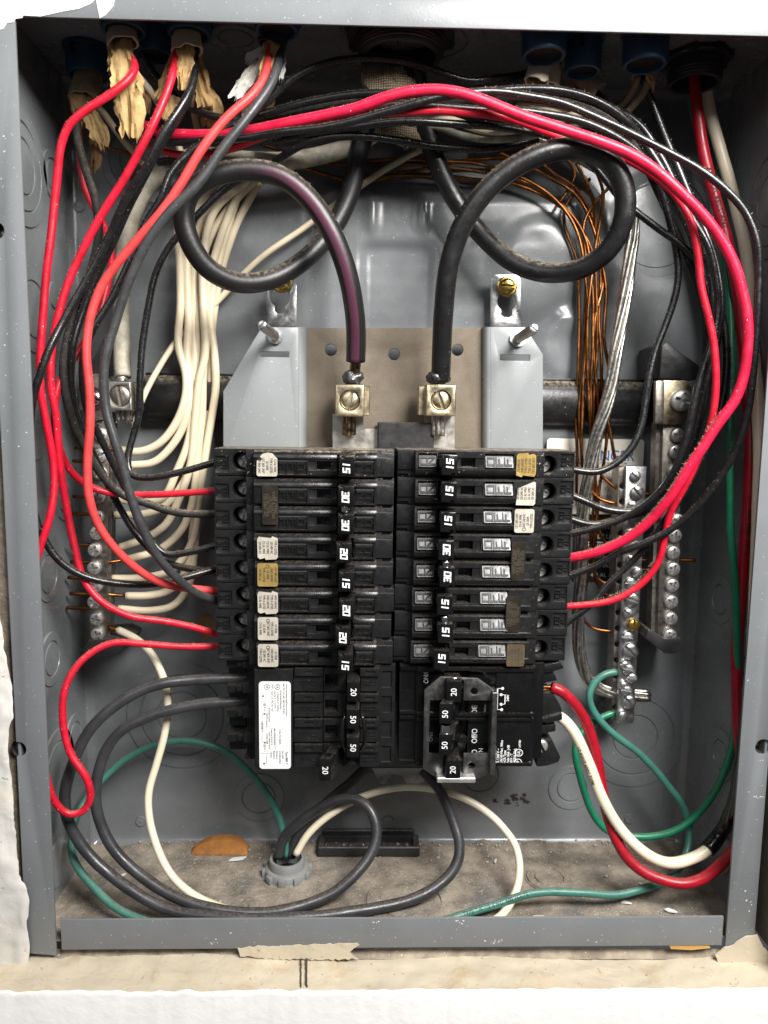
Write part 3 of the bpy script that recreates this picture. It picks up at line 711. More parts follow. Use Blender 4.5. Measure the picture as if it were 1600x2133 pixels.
# grease lumps and bared copper just above each lug
for px, py, lo, wd in ((735, 788, lugL, 5.6), (911, 787, lugR, 6.6)):
    m = MB(); c = P(px, py, 52); vs = []
    n1, n2 = 20, 12
    for i in range(n2+1):
        for j in range(n1):
            th = math.pi*i/n2; ph = 2*math.pi*j/n1; d = Vector((math.sin(th)*math.cos(ph), math.sin(th)*math.sin(ph), math.cos(th)))
            k = 1+.35*noise.noise(d*1.7+Vector((px, 0, 0)))+.15*noise.noise(d*4)
            vs.append(c+Vector((d.x*wd*k, d.y*5.2*k, d.z*4.2*k)))
    m.add(vs, [(i*n1+j, i*n1+(j+1) % n1, (i+1)*n1+(j+1) % n1, (i+1)*n1+j) for i in range(n2) for j in range(n1)]); part('grease_lump', m, MATS['grease'], lo, 180)

# ================================================================== breakers
PITCH_Z = 14.62; Z0 = 247.2; XL, XR = -50.4, 46.4
def cyl(c, axis, r, h0, h1, n=24): m = MB(); m.lathe([(r, h0), (r, h1)], c, axis, n); return m
def bx(*a, b=0.0, rot=None): m = MB(); m.box(*a, b=b, rot=rot); return m
# local frame: left-hand breaker, x -48 (wire end) .. 48 (middle), y absolute depth, z rows; the right ones are turned half round
def case_mesh():
    h = PITCH_Z/2-.12
    m = bx(-30, 38.9, 27.2, 74, -h, h)
    add = [(bx(-48, -29.5, 33, 72, -h+.15, h-.1), 'UNION'), (bx(38.5, 48, 29, 74, -h+.1, h-.05), 'UNION'),
           (bx(38.7, 47.8, 27.9, 40, -h+.5, h-4.0), 'UNION')]
    # raised front: a bar with a rounded upper shoulder
    pr = MB(); prof = [(-h+.5, 27.8), (-h+.5, 23.6), (-h+1.3, 22.6), (2.3, 22.3), (2.9, 21.6), (4.6, 21.9), (5.8, 23.0), (h-.35, 25.0), (h-.35, 27.8)]
    pr.prism([Vector((-25.3, y, z)) for z, y in prof], [Vector((38.8, y, z)) for z, y in prof]); add.append((pr, 'UNION'))
    cut = [(cyl((-33.6, 33, .4), (0, 1, 0), 5.0, -5, 13.5), 'DIFFERENCE'), (bx(-47.4, -40.2, 30, 33.9, -5.6, 3.0), 'DIFFERENCE'),
           (bx(-12.9, 2.4, 15, 26.4, -5.6, 2.2), 'DIFFERENCE'), (bx(3.2, 17.6, 15, 23.0, -3.4, 1.7), 'DIFFERENCE'), (bx(7.4, 14.9, 15, 31, -3.2, 1.5), 'DIFFERENCE'),
           (bx(27.6, 37.4, 15, 26.4, -5.6, 2.2), 'DIFFERENCE'), (bx(17.9, 27.2, 15, 25, -5.9, 5.0), 'DIFFERENCE'), (bx(42, 50, 20, 31, h-1.6, h+1), 'DIFFERENCE')]
    cavity = boolean(m, add+cut, .28)
    return cavity
CASE = to_mesh('case', case_mesh(), MATS['black_plastic'], 30)
CASE_TOP = CASE.copy(); CASE_TOP.materials[0] = MATS['black_plastic_dusty']
# handle: a leaning block with a slotted top
hm = MB(); hw, hh = 4.2, 5.9
f_ = [Vector((-hw+.3, 8.5, -hh+.4)), Vector((hw-.2, 8.5, -hh+.4)), Vector((hw-.2, 8.5, hh-1.2)), Vector((-hw+.3, 8.5, hh-1.2))]
b_2 = [Vector((-hw, 25.5, -hh)), Vector((hw, 25.5, -hh)), Vector((hw, 25.5, hh)), Vector((-hw, 25.5, hh))]
hm.prism(f_, b_2)
HANDLE = to_mesh('handle', boolean(hm, [(bx(-2.6, -.9, 5, 12, hh-2.3, hh+2), 'DIFFERENCE')], .45), MATS['black_gloss'], 30)
def tiltplate(p, zc=-1.8, a=R(26)):
    q = Vector(p)-Vector((0, 23, zc)); y = q.y*math.cos(a)-q.z*math.sin(a); z = q.y*math.sin(a)+q.z*math.cos(a); return Vector((q.x, 23.7+y, zc+z))
def plate_mesh(x0, x1, letters):
    m = MB(); m.box(x0, x1, 22.2, 23.6, -5.7, 2.3, .2); m.v = [tuple(tiltplate(v)) for v in m.v]
    n = len(letters); w_ = (x1-x0-1.4)/n
    for i, ch in enumerate(reversed(letters)):
        # letters lie on their side along the breaker: O nearest the middle of the box is last
        pass
    t = MB()
    for i, ch in enumerate(reversed(letters)):
        stroke_mb(t, ch, (x0+.7+w_*(i+.5), 22.25, -1.0), 3.5, -90, .17, .5, tilt=tiltplate, wx=1.9)
    return m, t
a_, t_2 = plate_mesh(-12.7, 2.2, 'OFF'); OFFP = to_mesh('off_plate', a_, MATS['plate_black'], 30); OFFT = to_mesh('off_lettering', t_2, MATS['ink_black'], 0)
a_, t_2 = plate_mesh(27.8, 37.2, 'ON'); ONP = to_mesh('on_plate', a_, MATS['plate_black'], 30); ONT = to_mesh('on_lettering', t_2, MATS['ink_black'], 0)
tm = MB(); stroke_mb(tm, 'CU', (-42.4, 33.7, -1.3), 2.5, -90, .16, .5, gap=.35); stroke_mb(tm, 'AL', (-45.7, 33.7, -1.3), 2.3, -90, .16, .5, gap=.35)
CUAL = to_mesh('terminal_lettering', tm, MATS['black_plastic'], 0)
tsm = MB(); screw_mb(tsm, (-32.3, 41.2, .6), (0, -1, 0), 4.3, 2.2, 25, True); TSC = to_mesh('terminal_screw', tsm, MATS['steel'], 35)
NUM = {}
for s_ in ('15', '20', '30'):
    m = MB(); stroke_mb(m, s_, (0, 8.45, -.6), 3.1, -90, .24, .06, .12, gap=.34); NUM[s_] = to_mesh('number', m, MATS['ink_white'], 0)
TINY = ['LR 10240', '120 240V AC', 'TYPE A LISTED', 'CKT BKR UNIT', 'CU AL WIRE', 'UND LAB INC']
def sticker(parent, kind, x0, x1, z0, z1, seed, torn=None, rows=5):
    rs = random.Random(seed); m = MB(); r = 1.1
    pts = []
    for cx, cz, a0 in ((x1-r, z1-r, 0), (x0+r, z1-r, 90), (x0+r, z0+r, 180), (x1-r, z0+r, 270)):
        for k in range(4): a = R(a0+30*k); pts.append([cx+r*math.cos(a), cz+r*math.sin(a)])
    if torn == 'top': pts = [p for p in pts if p[1] < z1-2.6]; pts = pts[:0]+[[x1, z1-3.4], [x1-2.5, z1-.6], [x1-5, z1-.2], [x0+3, z1-.9], [x0+1.8, z1-2.4], [x0+3.0, z1-3.4], [x0+2.0, z1-4.6], [x0+.2, z1-4.2]]+[p for p in pts if p[1] < (z0+z1)/2]
    if torn == 'corner': pts = [[x1-.2, z1-.2], [x0+1, z1], [x0, z1-1], [x0, z0+.5], [x0+1, z0], [x1-1, z0+3.6]]
    if torn == 'edge': pts = [[x1, z1-1.2], [x1-3, z1-.2], [x1-3.4, z1-1.2], [x0+.8, z1-.5], [x0, z1-2], [x0+.2, z0+1], [x0+1.4, z0], [x0+4, z0+.7], [x0+4.4, z0-.3], [x1-1, z0], [x1, z0+1]]
    # follows the shoulder of the case: y from local z
    def yy(z):
        z = ((z+PITCH_Z/2) % PITCH_Z)-PITCH_Z/2
        return 21.45 if 1.6 < z < 4.8 else (22.05 if z <= 1.6 else 21.5+(z-4.8)*.6)
    ys = 21.35
    F = [Vector((x, ys, z)) for x, z in pts]; m.prism(F, [p+Vector((0, .12, 0)) for p in F])
    o = link('sticker', to_mesh('sticker', m, MATS['sticker_'+kind], 0), parent); LOC[o.name] = Vector((0, 0, 0))
    t = MB(); ink = {'silver': 'ink_dark', 'gold': 'ink_dark', 'brown': 'ink_dim', 'bronze': 'ink_dark'}[kind]
    L = z1-z0
    for k in range(rows):
        x = x0+1.4+(x1-x0-2.6)*k/(rows-1)
        vs, fs = font_mesh(rs.choice(TINY), 1.3, 0, .66 if L < 15 else 1.2)
        t.add([(x+b_, ys-.06, (z0+z1)/2-a_ - (.7 if torn == 'top' else 0)) for a_, b_, c_ in vs if True], fs)
    if torn is None and kind in ('silver', 'gold'):
        t.lathe([(1.0, 0), (1.0, .08), (.7, .08), (.7, 0)], (x0+(x1-x0)*.5, ys-.02, z1-1.8), (0, -1, 0), 16, False)
    c = link('sticker_print', to_mesh('sticker_print', t, MATS[ink], 0), o)
    return o
def breaker(side, row, nums, label, stk):
    """nums: one amp figure per pole"""
    poles = len(nums); zc = Z0-PITCH_Z*(row+.5)
    zr = Z0-PITCH_Z*(row+poles/2)
    X = XL if side == 'L' else XR
    e = empty('circuit_breaker', (X, 0, zr+(0 if side == 'L' else .7)), label, 'circuit breaker', 'circuit breakers in the %s column' % ('left' if side == 'L' else 'right'))
    LOC[e.name] = Vector((0, 0, 0))
    offs = []
    for k, nm in enumerate(nums):
        dz = (poles-1)/2*PITCH_Z-k*PITCH_Z
        if side == 'R': dz = -dz
        jx = random.uniform(-.8, .8); off = Vector((jx, random.uniform(-.7, .5), dz+random.uniform(-.08, .08)))
        offs.append(off.y)
        ks = link('case', CASE_TOP if row == 0 else CASE, e); ks.location = off*S
        for nme, me in (('off_plate', OFFP), ('on_plate', ONP), ('off_lettering', OFFT), ('on_lettering', ONT), ('terminal_lettering', CUAL)):
            c = link(nme, me, ks)
        c = link('terminal_screw', TSC, e); c.location = off*S
        h = link('handle', HANDLE, e); h.location = (off+Vector((22.6+random.uniform(-.4, .4), random.uniform(-.5, .4), -.4)))*S
        h.rotation_euler = (R(random.uniform(-3, 3)), R(random.uniform(-1.3, 1.3)), R(random.uniform(-3, 3)))
        link('number', NUM[nm], h)
    if poles == 2:
        m = MB(); m.lathe([(1.7, -1.8), (2.1, -1.2), (2.1, 1.2), (1.7, 1.8)], (22.2, 12, 0), (0, 0, 1), 18); link('tie_pin', to_mesh('tie_pin', m, MATS['chrome'], 35), e)
    if stk:
        kind, args = stk[0], stk[1:]; so = sticker(e, kind, *args[0], seed=row+(50 if side == 'R' else 0), torn=args[1] if len(args) > 1 else None)
        so.location = Vector((0, min(offs), 0))*S
    if side == 'R': e.rotation_euler = (0, math.pi, 0)
    return e
nS = (-24.2, -13.4, -6.6, 5.9)
breaker('L', 0, ['15'], 'black 15 amp breaker at the top of the left column with a torn silver sticker', ('silver', nS, 'top'))
breaker('L', 1, ['30', '30'], 'double 30 amp breaker in the left column with one long brown sticker', ('brown', (-21.4, -13.0, -10.0, 10.5)))
breaker('L', 3, ['20'], 'black 20 amp breaker with silver sticker just below the left double 30 amp breaker', ('silver', nS, 'edge'))
breaker('L', 4, ['15'], 'black 15 amp breaker with a gold sticker in the left column', ('gold', nS))
breaker('L', 5, ['20'], 'black 20 amp breaker just below the gold stickered breaker in the left column', ('silver', nS, 'edge'))
breaker('L', 6, ['20'], 'lowest of the black single 20 amp breakers in the left column', ('silver', nS))
breaker('L', 7, ['15'], 'black 15 amp breaker just above the white labelled four handle breaker', ('silver', nS))
nR = (-25.0, -14.6, -6.0, 6.6)
breaker('R', 0, ['15'], 'black 15 amp breaker at the top of the right column with a gold sticker', ('gold', nR, 'edge'))
breaker('R', 1, ['15'], 'black 15 amp breaker in the right column with a corner torn off its silver sticker', ('silver', nR, 'corner'))
breaker('R', 2, ['15'], 'black 15 amp breaker just above the right double 30 amp breaker', ('silver', nR))
breaker('R', 3, ['30', '30'], 'upper double breaker of the right column, marked 30, sticker dark brown', ('brown', (-21.0, -13.4, -10.5, 10.5)))
breaker('R', 5, ['15', '15'], 'lower double breaker of the right column, handles marked 15, just under the 30 pair', ('brown', (-19.5, -11.5, -10.5, 9.5)))
breaker('R', 7, ['15'], 'black 15 amp breaker with bronze sticker just above the metal handle bracket', ('bronze', (-22.5, -12.8, -5.6, 6.8)))

# ------------------------------------------------------------------ four-handle breakers
QL = empty('quad_breaker', (-50, 45, 71), 'four handle 20 50 50 20 breaker with a white printed label', 'circuit breaker', 'four handle circuit breakers')
ZQ1 = Z0-8*PITCH_Z-.4; ZQ0 = 72.2; qp = (ZQ1-ZQ0)/4
def X22(px, y=22): return P(px, 1500, y).x
m = bx(X22(530, 27), X22(792, 27), 27, 74, ZQ0, ZQ1); add = []; cut = []
add.append((bx(X22(790, 30), X22(822, 30), 29.5, 74, ZQ0+.4, ZQ1-.2), 'UNION'))
add.append((bx(X22(508, 34), X22(532, 34), 33, 74, ZQ0+1.2, ZQ1-.2), 'UNION'))
add.append((bx(X22(532, 24), X22(611, 24), 22.6, 30, ZQ0+.3, ZQ1-1.0), 'UNION'))
for k in range(4):
    zt = ZQ1-qp*k
    for (xa, xb, ya, za, zb) in ((614, 672, 22.6, 4.4, .35), (612, 672, 24.2, 13.6, 4.4), (750, 789, 22.4, 4.4, .35), (751, 788, 24.0, 13.4, 4.4), (674, 724, 24.6, 13.4, .8)):
        add.append((bx(X22(xa, ya), X22(xb, ya), ya, 30, zt-za, zt-zb), 'UNION'))
    cut.append((bx(X22(677, 25), X22(704, 25), 18, 33, zt-11.2, zt-4.0), 'DIFFERENCE'))
    cut.append((bx(X22(720, 25), X22(746, 25), 18, 31, zt-13.2, zt-2.0), 'DIFFERENCE'))
    cut.append((bx(X22(634, 22), X22(652, 22), 20, 23.1, zt-3.2, zt-1.5), 'DIFFERENCE'))
    cut.append((bx(X22(760, 22), X22(780, 22), 20, 23.0, zt-3.2, zt-1.5), 'DIFFERENCE'))
    # stepped wire ends on the left
    add.append((bx(X22(475, 40), X22(510, 40), 38, 70, zt-5.2, zt-1.2), 'UNION')); add.append((bx(X22(496, 36), X22(530, 36), 35, 70, zt-3.2, zt-.6), 'UNION'))
    add.append((bx(X22(478, 46), X22(512, 46), 46, 70, zt-13.4, zt-5.0), 'UNION'))
    cut.append((bx(X22(500, 36), X22(529, 36), 28, 44, zt-12.8, zt-3.6), 'DIFFERENCE'))
    cut.append((bx(X22(795, 29), X22(816, 29), 20, 30.6, zt-13.4, zt-3.8), 'DIFFERENCE'))
part('case', boolean(m, add+cut, .42), MATS['black_plastic'], QL, 30)
for k in range(4):
    zt = ZQ1-qp*k; t = MB()
    for i, ch in enumerate('FFO'): stroke_mb(t, ch, (X22(628+14*i, 24), 24.15, zt-8.8), 3.2, -90, .13, .35)
    part('off_lettering', t, MATS['black_plastic'], QL, 0)
    t = MB()
    for i, ch in enumerate('NO'): stroke_mb(t, ch, (X22(763+13*i, 24), 23.95, zt-8.6), 3.2, -90, .13, .35)
    part('on_lettering', t, MATS['black_plastic'], QL, 0)
def qhandle(parent, px, py, wpx, hpx, yf, num, rot, lean=(0, 0), s=3.1, hole=False, slant=0):
    a = P(px-wpx/2, py-hpx/2, yf); b = P(px+wpx/2, py+hpx/2, yf); c = (a+b)/2
    m = MB(); F = [Vector((x, yf, z)) for x, z in ((a.x, b.z), (b.x, b.z), (b.x, a.z), (a.x, a.z))]
    B = [Vector((p.x+lean[0]+(p.x-c.x)*.15, 31, p.z+lean[1]+(p.z-c.z)*.1)) for p in F]; m.prism(F, B)
    cut = []
    if hole: cut.append((cyl((c.x+1.2, yf+4.5, a.z), (0, 0, 1), 1.7, -4, 6, 16), 'DIFFERENCE'))
    h = part('handle', boolean(m, cut, .4), MATS['black_gloss'], parent, 30)
    t = MB(); text_mb(t, num, (c.x, yf-.03, c.z-.2), s, rot, .03, 1.0); part('number', t, MATS['ink_white'], h, 0)
    return h
qhandle(QL, 736, 1441, 26, 41, 15, '20', -90); qhandle(QL, 735, 1498, 26, 40, 12, '50', -90); qhandle(QL, 735, 1557, 26, 42, 12, '50', -90)
qhandle(QL, 677, 1604, 24, 46, 10, '20', -90, (9.5, 2.5), hole=True)
for px, sg in ((716, -1), (757, 1)):                              # handle tie: two bowed black straps
    tube_part('handle_tie', [P(px-sg*4, 1487, 16), P(px+sg*2, 1505, 14), P(px+sg*4, 1530, 13), P(px+sg*3, 1548, 14), P(px-sg*4, 1562, 16)], 1.1, 'black_gloss', QL, 8)
m = MB(); a = P(539, 1420, 22); b = P(606, 1602, 22); m.box(a.x, b.x, 21.9, 22.4, b.z, a.z); 
pts = []
for cx, cz, a0 in ((b.x-1.8, a.z-1.8, 0), (a.x+1.8, a.z-1.8, 90), (a.x+1.8, b.z+1.8, 180), (b.x-1.8, b.z+1.8, 270)):
    for k in range(5): q = R(a0+22.5*k); pts.append(Vector((cx+1.8*math.cos(q), 22.3, cz+1.8*math.sin(q))))
m = MB(); m.prism(pts, [p+Vector((0, .25, 0)) for p in pts]); lab = part('label', m, MATS['sticker_white'], QL, 0)
t = MB()
def LZ(px, py): q = P(px, py, 22.2); return Vector((q.x, 22.27, q.z))
rows = [(597, 1424, 'Current interrupting rating/Pouvoir de coupure'), (591, 1424, 'MAX 7kO 127V 10kO AMPS SYM 277 MAX'), (585, 1438, 'Circuit Breaker/Disjoncteur'), (579, 1440, '1-2 Poles/Pole, 2-1 Pole/Poles'), (573, 1440, 'Issue No. K-1    CL1072'), (567, 1440, 'Type C, CC, 40C, UL-1 Type'),
        (561, 1474, 'Terminaison anneaux'), (556, 1486, '60C/75C conductors'), (583, 1520, 'CU/AL 75C WIRE/FIL'), (572, 1517, 'Amp  15 20 25 30 40 50'), (566, 1517, 'Torque lb.in 20 25 25 36'), (597, 1566, 'Type MBK-T'), (589, 1564, 'Only HACR'), (583, 1564, 'ACCUMULATEUR'), (577, 1564, 'Deluminent'), (571, 1564, 'Magnetisme'), (565, 1566, 'Universe'), (561, 1525, 'HACR TYPE/FLD HVCE'), (556, 1528, 'CONDR TEMP')]
for px, py, s_ in rows: text_mb(t, s_, LZ(px, py), .78 if s_ != 'Type MBK-T' else 1.15, -90, 0, .86, 'LEFT')
for px, py, s_ in ((551, 1463, '120 V ~'), (546, 1502, '120/240 V ~'), (551, 1549, '120 V ~')): text_mb(t, s_, LZ(px, py), 1.15, -90, 0, .9, 'LEFT')
for px, py in ((548, 1450), (551, 1487), (552, 1547), (550, 1591)): q = LZ(px, py); t.lathe([(.5, 0), (.5, .02)], q, (0, -1, 0), 12)
for x_0, y_0, x_1, y_1 in ((554, 1451, 554, 1460), (546, 1489, 546, 1498), (546, 1531, 546, 1546), (555, 1574, 555, 1589), (551, 1590, 555, 1590), (544, 1570, 562, 1570), (573, 1518, 573, 1562), (546, 1546, 551, 1546), (546, 1488, 550, 1488)):
    a = LZ(x_0, y_0); b = LZ(x_1, y_1); t.box(min(a.x, b.x)-.07, max(a.x, b.x)+.07, 22.25, 22.27, min(a.z, b.z)-.07, max(a.z, b.z)+.07)
for px, py in ((556, 1431), (578, 1431)):
    q = LZ(px, py); t.lathe([(1.55, 0), (1.55, .03), (1.3, .03), (1.3, 0)], q, (0, -1, 0), 24, False)
text_mb(t, 'SP', LZ(556, 1431), 1.1, -90, 0); text_mb(t, 'UL', LZ(578, 1431), 1.1, -90, 0); text_mb(t, 'LISTED', LZ(568, 1430), .6, -90, 0)
part('label_print', t, MATS['ink_black'], lab, 0)

QR = empty('quad_breaker', (45, 45, 71), 'four handle 20 50 50 20 breaker under a bright metal handle bracket', 'circuit breaker', 'four handle circuit breakers')
ZR1 = ZQ1+.2; ZR0 = 73.6; qp = (ZR1-ZR0)/4
m = bx(X22(866, 26), X22(1113, 26), 26, 74, ZR0, ZR1); add = []; cut = []
add.append((bx(X22(831, 29), X22(868, 29), 28.4, 74, ZR0+1, ZR1-.1), 'UNION')); add.append((bx(X22(1111, 32), X22(1130, 32), 32, 74, ZR0+1, ZR1-.3), 'UNION'))
for za, zb in ((0.2, 2.4), (qp*2-2.4, qp*2-.5), (qp*2+.5, qp*2+2.2), (qp*4-2.0, qp*4-.1)):
    add.append((bx(X22(868, 23), X22(1112, 23), 23.6, 28, ZR1-zb, ZR1-za), 'UNION'))
    add.append((bx(X22(833, 26), X22(866, 26), 26.4, 30, ZR1-zb, ZR1-za), 'UNION'))
for za, zb in ((2.2, qp*2-2.2), (qp*2+2.0, qp*4-1.8)):
    add.append((bx(X22(1032, 24), X22(1106, 24), 24.6, 28, ZR1-zb+.6, ZR1-za-.6), 'UNION'))
for k in range(4): cut.append((bx(X22(921, 26), X22(975, 26), 18, 33, ZR1-qp*(k+1)+1.6, ZR1-qp*k-1.6), 'DIFFERENCE'))
for k in range(1, 4): cut.append((bx(X22(838, 28), X22(862, 28), 20, 28.9, ZR1-qp*k-.25, ZR1-qp*k+.25), 'DIFFERENCE'))
part('case', boolean(m, add+cut, .35), MATS['black_gloss'], QR, 30)
# broken-looking clamp jaws at the wire end
for i, poly in enumerate(([(1126, 1388), (1166, 1378), (1176, 1392), (1150, 1401), (1128, 1402)], [(1126, 1400), (1152, 1398), (1162, 1418), (1130, 1424)], [(1118, 1446), (1150, 1440), (1168, 1470), (1172, 1484), (1150, 1492), (1118, 1500)], [(1118, 1500), (1172, 1486), (1172, 1500), (1140, 1508)], [(1120, 1512), (1158, 1508), (1158, 1524), (1124, 1530)], [(1120, 1544), (1150, 1540), (1168, 1578), (1164, 1588), (1140, 1596), (1118, 1598)])):
    mm = MB(); mm.pxprism(poly, 34+1.5*(i % 3), 26); part('terminal_jaw', boolean(mm, [], .7), MATS['black_plastic'], QR, 30)
for px, py in ((1126, 1552),):
    screw(QR, 'terminal_screw', P(px, py, 38), 4.0, 2.4, 60, 'steel')
mm = MB(); mm.box(P(1118, 1428, 40).x, P(1150, 1438, 40).x, 39, 42, P(1118, 1438, 40).z, P(1118, 1425, 40).z); 
tube_part('bare_copper', [P(1116, 1433, 40), P(1135, 1430, 40), P(1150, 1432, 39)], 1.3, 'copper', QR, 8)
tube_part('bare_copper', [P(1116, 1439, 40), P(1135, 1437, 40), P(1150, 1434, 39)], 1.1, 'copper', QR, 8)
qhandle(QR, 946, 1441, 30, 44, 13, '20', 90); qhandle(QR, 928, 1487, 25, 42, 8, '50', 90, (8, -1)); qhandle(QR, 927, 1552, 25, 44, 8, '50', 90, (8, 1)); qhandle(QR, 944, 1603, 30, 38, 13, '20', 90)
m = MB(); a = P(929, 1508, 12); b = P(928, 1531, 12); m.lathe([(2.9, 0), (2.9, (a-b).length)], b, a-b, 24); part('tie_rod', m, MATS['chrome'], QR)
# bracket: bright folded plate with a window for the handles
m = MB(); m.pxprism([(884, 1437), (917, 1409), (996, 1413), (1031, 1438), (1028, 1606), (996, 1622), (905, 1618), (881, 1602)], 18.2, 1.3); cut = []
for x_0, y_0, x_1, y_1 in ((896, 1459, 1022, 1569), (929, 1417, 965, 1470), (925, 1560, 964, 1640)):
    a = P(x_0, y_0, 18.2); b = P(x_1, y_1, 18.2); cut.append((bx(a.x, b.x, 15, 23, b.z, a.z), 'DIFFERENCE'))
for px, py in ((988, 1440), (983, 1595)): cut.append((cyl(P(px, py, 18.2), (0, 1, 0), 1.9, -3, 5), 'DIFFERENCE'))
br = part('handle_bracket', boolean(m, cut, .3), MATS['bracket_steel'], QR, 30)
a = P(1022, 1438, 18); b = P(1029, 1608, 18); m = MB(); m.box(a.x+.4, b.x+.1, 14.5, 24, b.z, a.z, .4); part('bracket_fold', m, MATS['bracket_steel'], br)
a = P(910, 1617, 15); b = P(990, 1628, 15); m = MB(); m.box(a.x, b.x, 13, 24, b.z, a.z, .5); part('bracket_fold', m, MATS['steel'], br)
m = MB(); m.lathe([(1.6, 0), (1.5, .8), (.9, 1.3), (.03, 1.5)], P(947, 1416, 18.0), (0, -1, 0), 16); part('weld_spot', m, MATS['chrome'], br)
t = MB()
def RZ(px, py, y=24.45): q = P(px, py, y); return Vector((q.x, y-.03, q.z))
for px, py, s_, h in ((1029, 1601, 'Type BRQ & A', 1.15), (1036, 1601, '120 / 240 V ~', 1.15), (1043, 1601, 'Cu/Al 60 Max. Wire', 1.15), (1050, 1601, 'HACR Type', 1.15), (1057, 1601, '4 Pole Unit  J-00', 1.15), (1064, 1601, 'E7819 - T', 1.15), (1071, 1601, 'LR43556 Disj.', 1.15)):
    h = 1.4
    text_mb(t, s_, RZ(px+1, py-6, 24.5), h, 90, 0, .9, 'LEFT')
part('rating_print', t, MATS['ink_white'], QR, 0); t = MB()
text_mb(t, 'Off/', RZ(989, 1478, 25.9), 3.1, 90, 0, .8); text_mb(t, 'Off/O', RZ(989, 1533, 25.9), 3.1, 90, 0, .8); text_mb(t, '/O', RZ(989, 1568, 25.9), 3.1, 90, 0, .8)
part('switch_print', t, MATS['ink_white'], QR, 0); t = MB()
text_mb(t, 'E:T\u00b7N', RZ(1002, 1572, 25.9), 2.6, 90, 0, .9); text_mb(t, '38230', RZ(1011, 1573, 25.9), 1.0, 90, 0); text_mb(t, 'ACT', RZ(1019, 1573, 25.9), .9, 90, 0); text_mb(t, 'Comm', RZ(1010, 1477, 25.9), 1.3, 90, 0)
part('maker_print', t, MATS['ink_white'], QR, 0); t = MB()
text_mb(t, 'ON/I', RZ(888, 1412, 25.9), 2.6, 90, 0, .8); text_mb(t, 'ON/I', RZ(898, 1535, 25.9), 2.2, 90, 0, .8)
part('switch_print', t, MATS['ink_white'], QR, 0); t = MB()
text_mb(t, '240V', RZ(1058, 1454, 24.5), 1.25, 90, 0)
for x_0, y_0, x_1, y_1 in ((1036, 1434, 1036, 1478), (1036, 1434, 1046, 1434), (1036, 1478, 1046, 1478), (1044, 1447, 1052, 1447), (1052, 1447, 1052, 1467), (1044, 1467, 1052, 1467)):
    a = RZ(x_0, y_0, 24.5); b = RZ(x_1, y_1, 24.5); t.box(min(a.x, b.x)-.15, max(a.x, b.x)+.15, 24.45, 24.47, min(a.z, b.z)-.15, max(a.z, b.z)+.15)
for px, py in ((1047, 1434), (1044, 1447), (1044, 1467), (1045, 1478)): t.lathe([(.8, 0), (.8, .02)], RZ(px, py, 24.5), (0, -1, 0), 14)
part('wiring_diagram', t, MATS['ink_white'], QR, 0); t = MB()
for px, py, s_ in ((1081, 1568, 'UL'), (1079, 1588, 'SP')):
    t.lathe([(2.2, 0), (2.2, .03), (1.8, .03), (1.8, 0)], RZ(px, py, 24.5), (0, -1, 0), 24, False); text_mb(t, s_, RZ(px, py, 24.5), 1.5, 90, 0)
text_mb(t, 'LISTED', RZ(1083, 1549, 24.5), 1.0, 90, 0)
part('approval_mark', t, MATS['ink_white'], QR, 0)
# frame tongue peeping out under the breakers
m = MB(); m.pxprism([(775, 1600), (905, 1600), (880, 1630), (850, 1636), (838, 1616), (818, 1612), (800, 1634), (790, 1630)], 76, 1.5); part('frame_tongue', m, MATS['zinc'], FR)

# ================================================================== terminal bars
def bar(parent, p0, p1, wpx, y, depth, mat, name='bar', holes=()):
    a0, a1 = P(p0[0]-wpx[0]/2, p0[1], y), P(p0[0]+wpx[0]/2, p0[1], y); b0, b1 = P(p1[0]-wpx[1]/2, p1[1], y), P(p1[0]+wpx[1]/2, p1[1], y)
    m = MB(); F = [b0, b1, a1, a0]; m.prism(F, [p+Vector((0, depth, 0)) for p in F])
    cut = []
    for hx, hy, r in holes:                                   # wire holes through the sides
        c = P(hx, hy, y); cut.append((cyl((c.x, y+depth*.5, c.z), (1, 0, 0), r, -30, 30, 16), 'DIFFERENCE'))
    return part(name, boolean(m, cut, .35), MATS[mat], parent, 30)
def support(parent, poly, y, d, name='plastic_support'):
    m = MB(); m.pxprism(poly, y, d); return part(name, boolean(m, [], .8), MATS['hub_black'], parent, 30)

# left neutral bar
NB = empty('neutral_bar', P(205, 1345, 70), 'dull metal neutral terminal bar behind the left hand wires', 'terminal bar')
hs = [(205, 930+i*35.5, 2.0) for i in range(11)]
bar(NB, (212, 858), (204, 1340), (34, 34), 60, 11, 'dull_metal', holes=hs)
m = MB(); m.pxprism([(228, 860), (236, 862), (230, 1335), (222, 1338)], 64, 7); part('bar_side', m, MATS['dull_metal'], NB)
for px, py, a in ((212, 905, 10), (211, 948, 60), (209, 985, 30), (205, 1036, 15), (205, 1075, 70), (203, 1110, 5), (199, 1145, 20), (198, 1182, 80), (201, 1219, 40), (198, 1253, 35), (203, 1288, 12), (205, 1320, 65)):
    screw(NB, 'bar_screw', P(px, py, 60), 3.9, 2.8, a, 'steel', True)
m = MB(); a = P(225, 794, 52); b = P(274, 855, 52); m.box(a.x, b.x, 52, 68, b.z, a.z, .5)
c = (a+b)/2; lg = part('lug', boolean(m, [(cyl((c.x, 52, c.z), (0, 1, 0), 6.0, -4, 7, 28), 'DIFFERENCE'), (cyl((c.x, 61, c.z), (0, 0, 1), 5.0, -30, 30, 24), 'DIFFERENCE')], .3), MATS['bus'], NB, 30)
screw(lg, 'lug_screw', c+Vector((-.3, 2.0, 0)), 5.6, 2.2, 82, 'dull_metal')
m = MB(); a = P(272, 796, 58); b = P(290, 856, 58); m.box(a.x, b.x, 58, 68, b.z, a.z, .4); part('lug_collar', m, MATS['dull_metal'], lg)
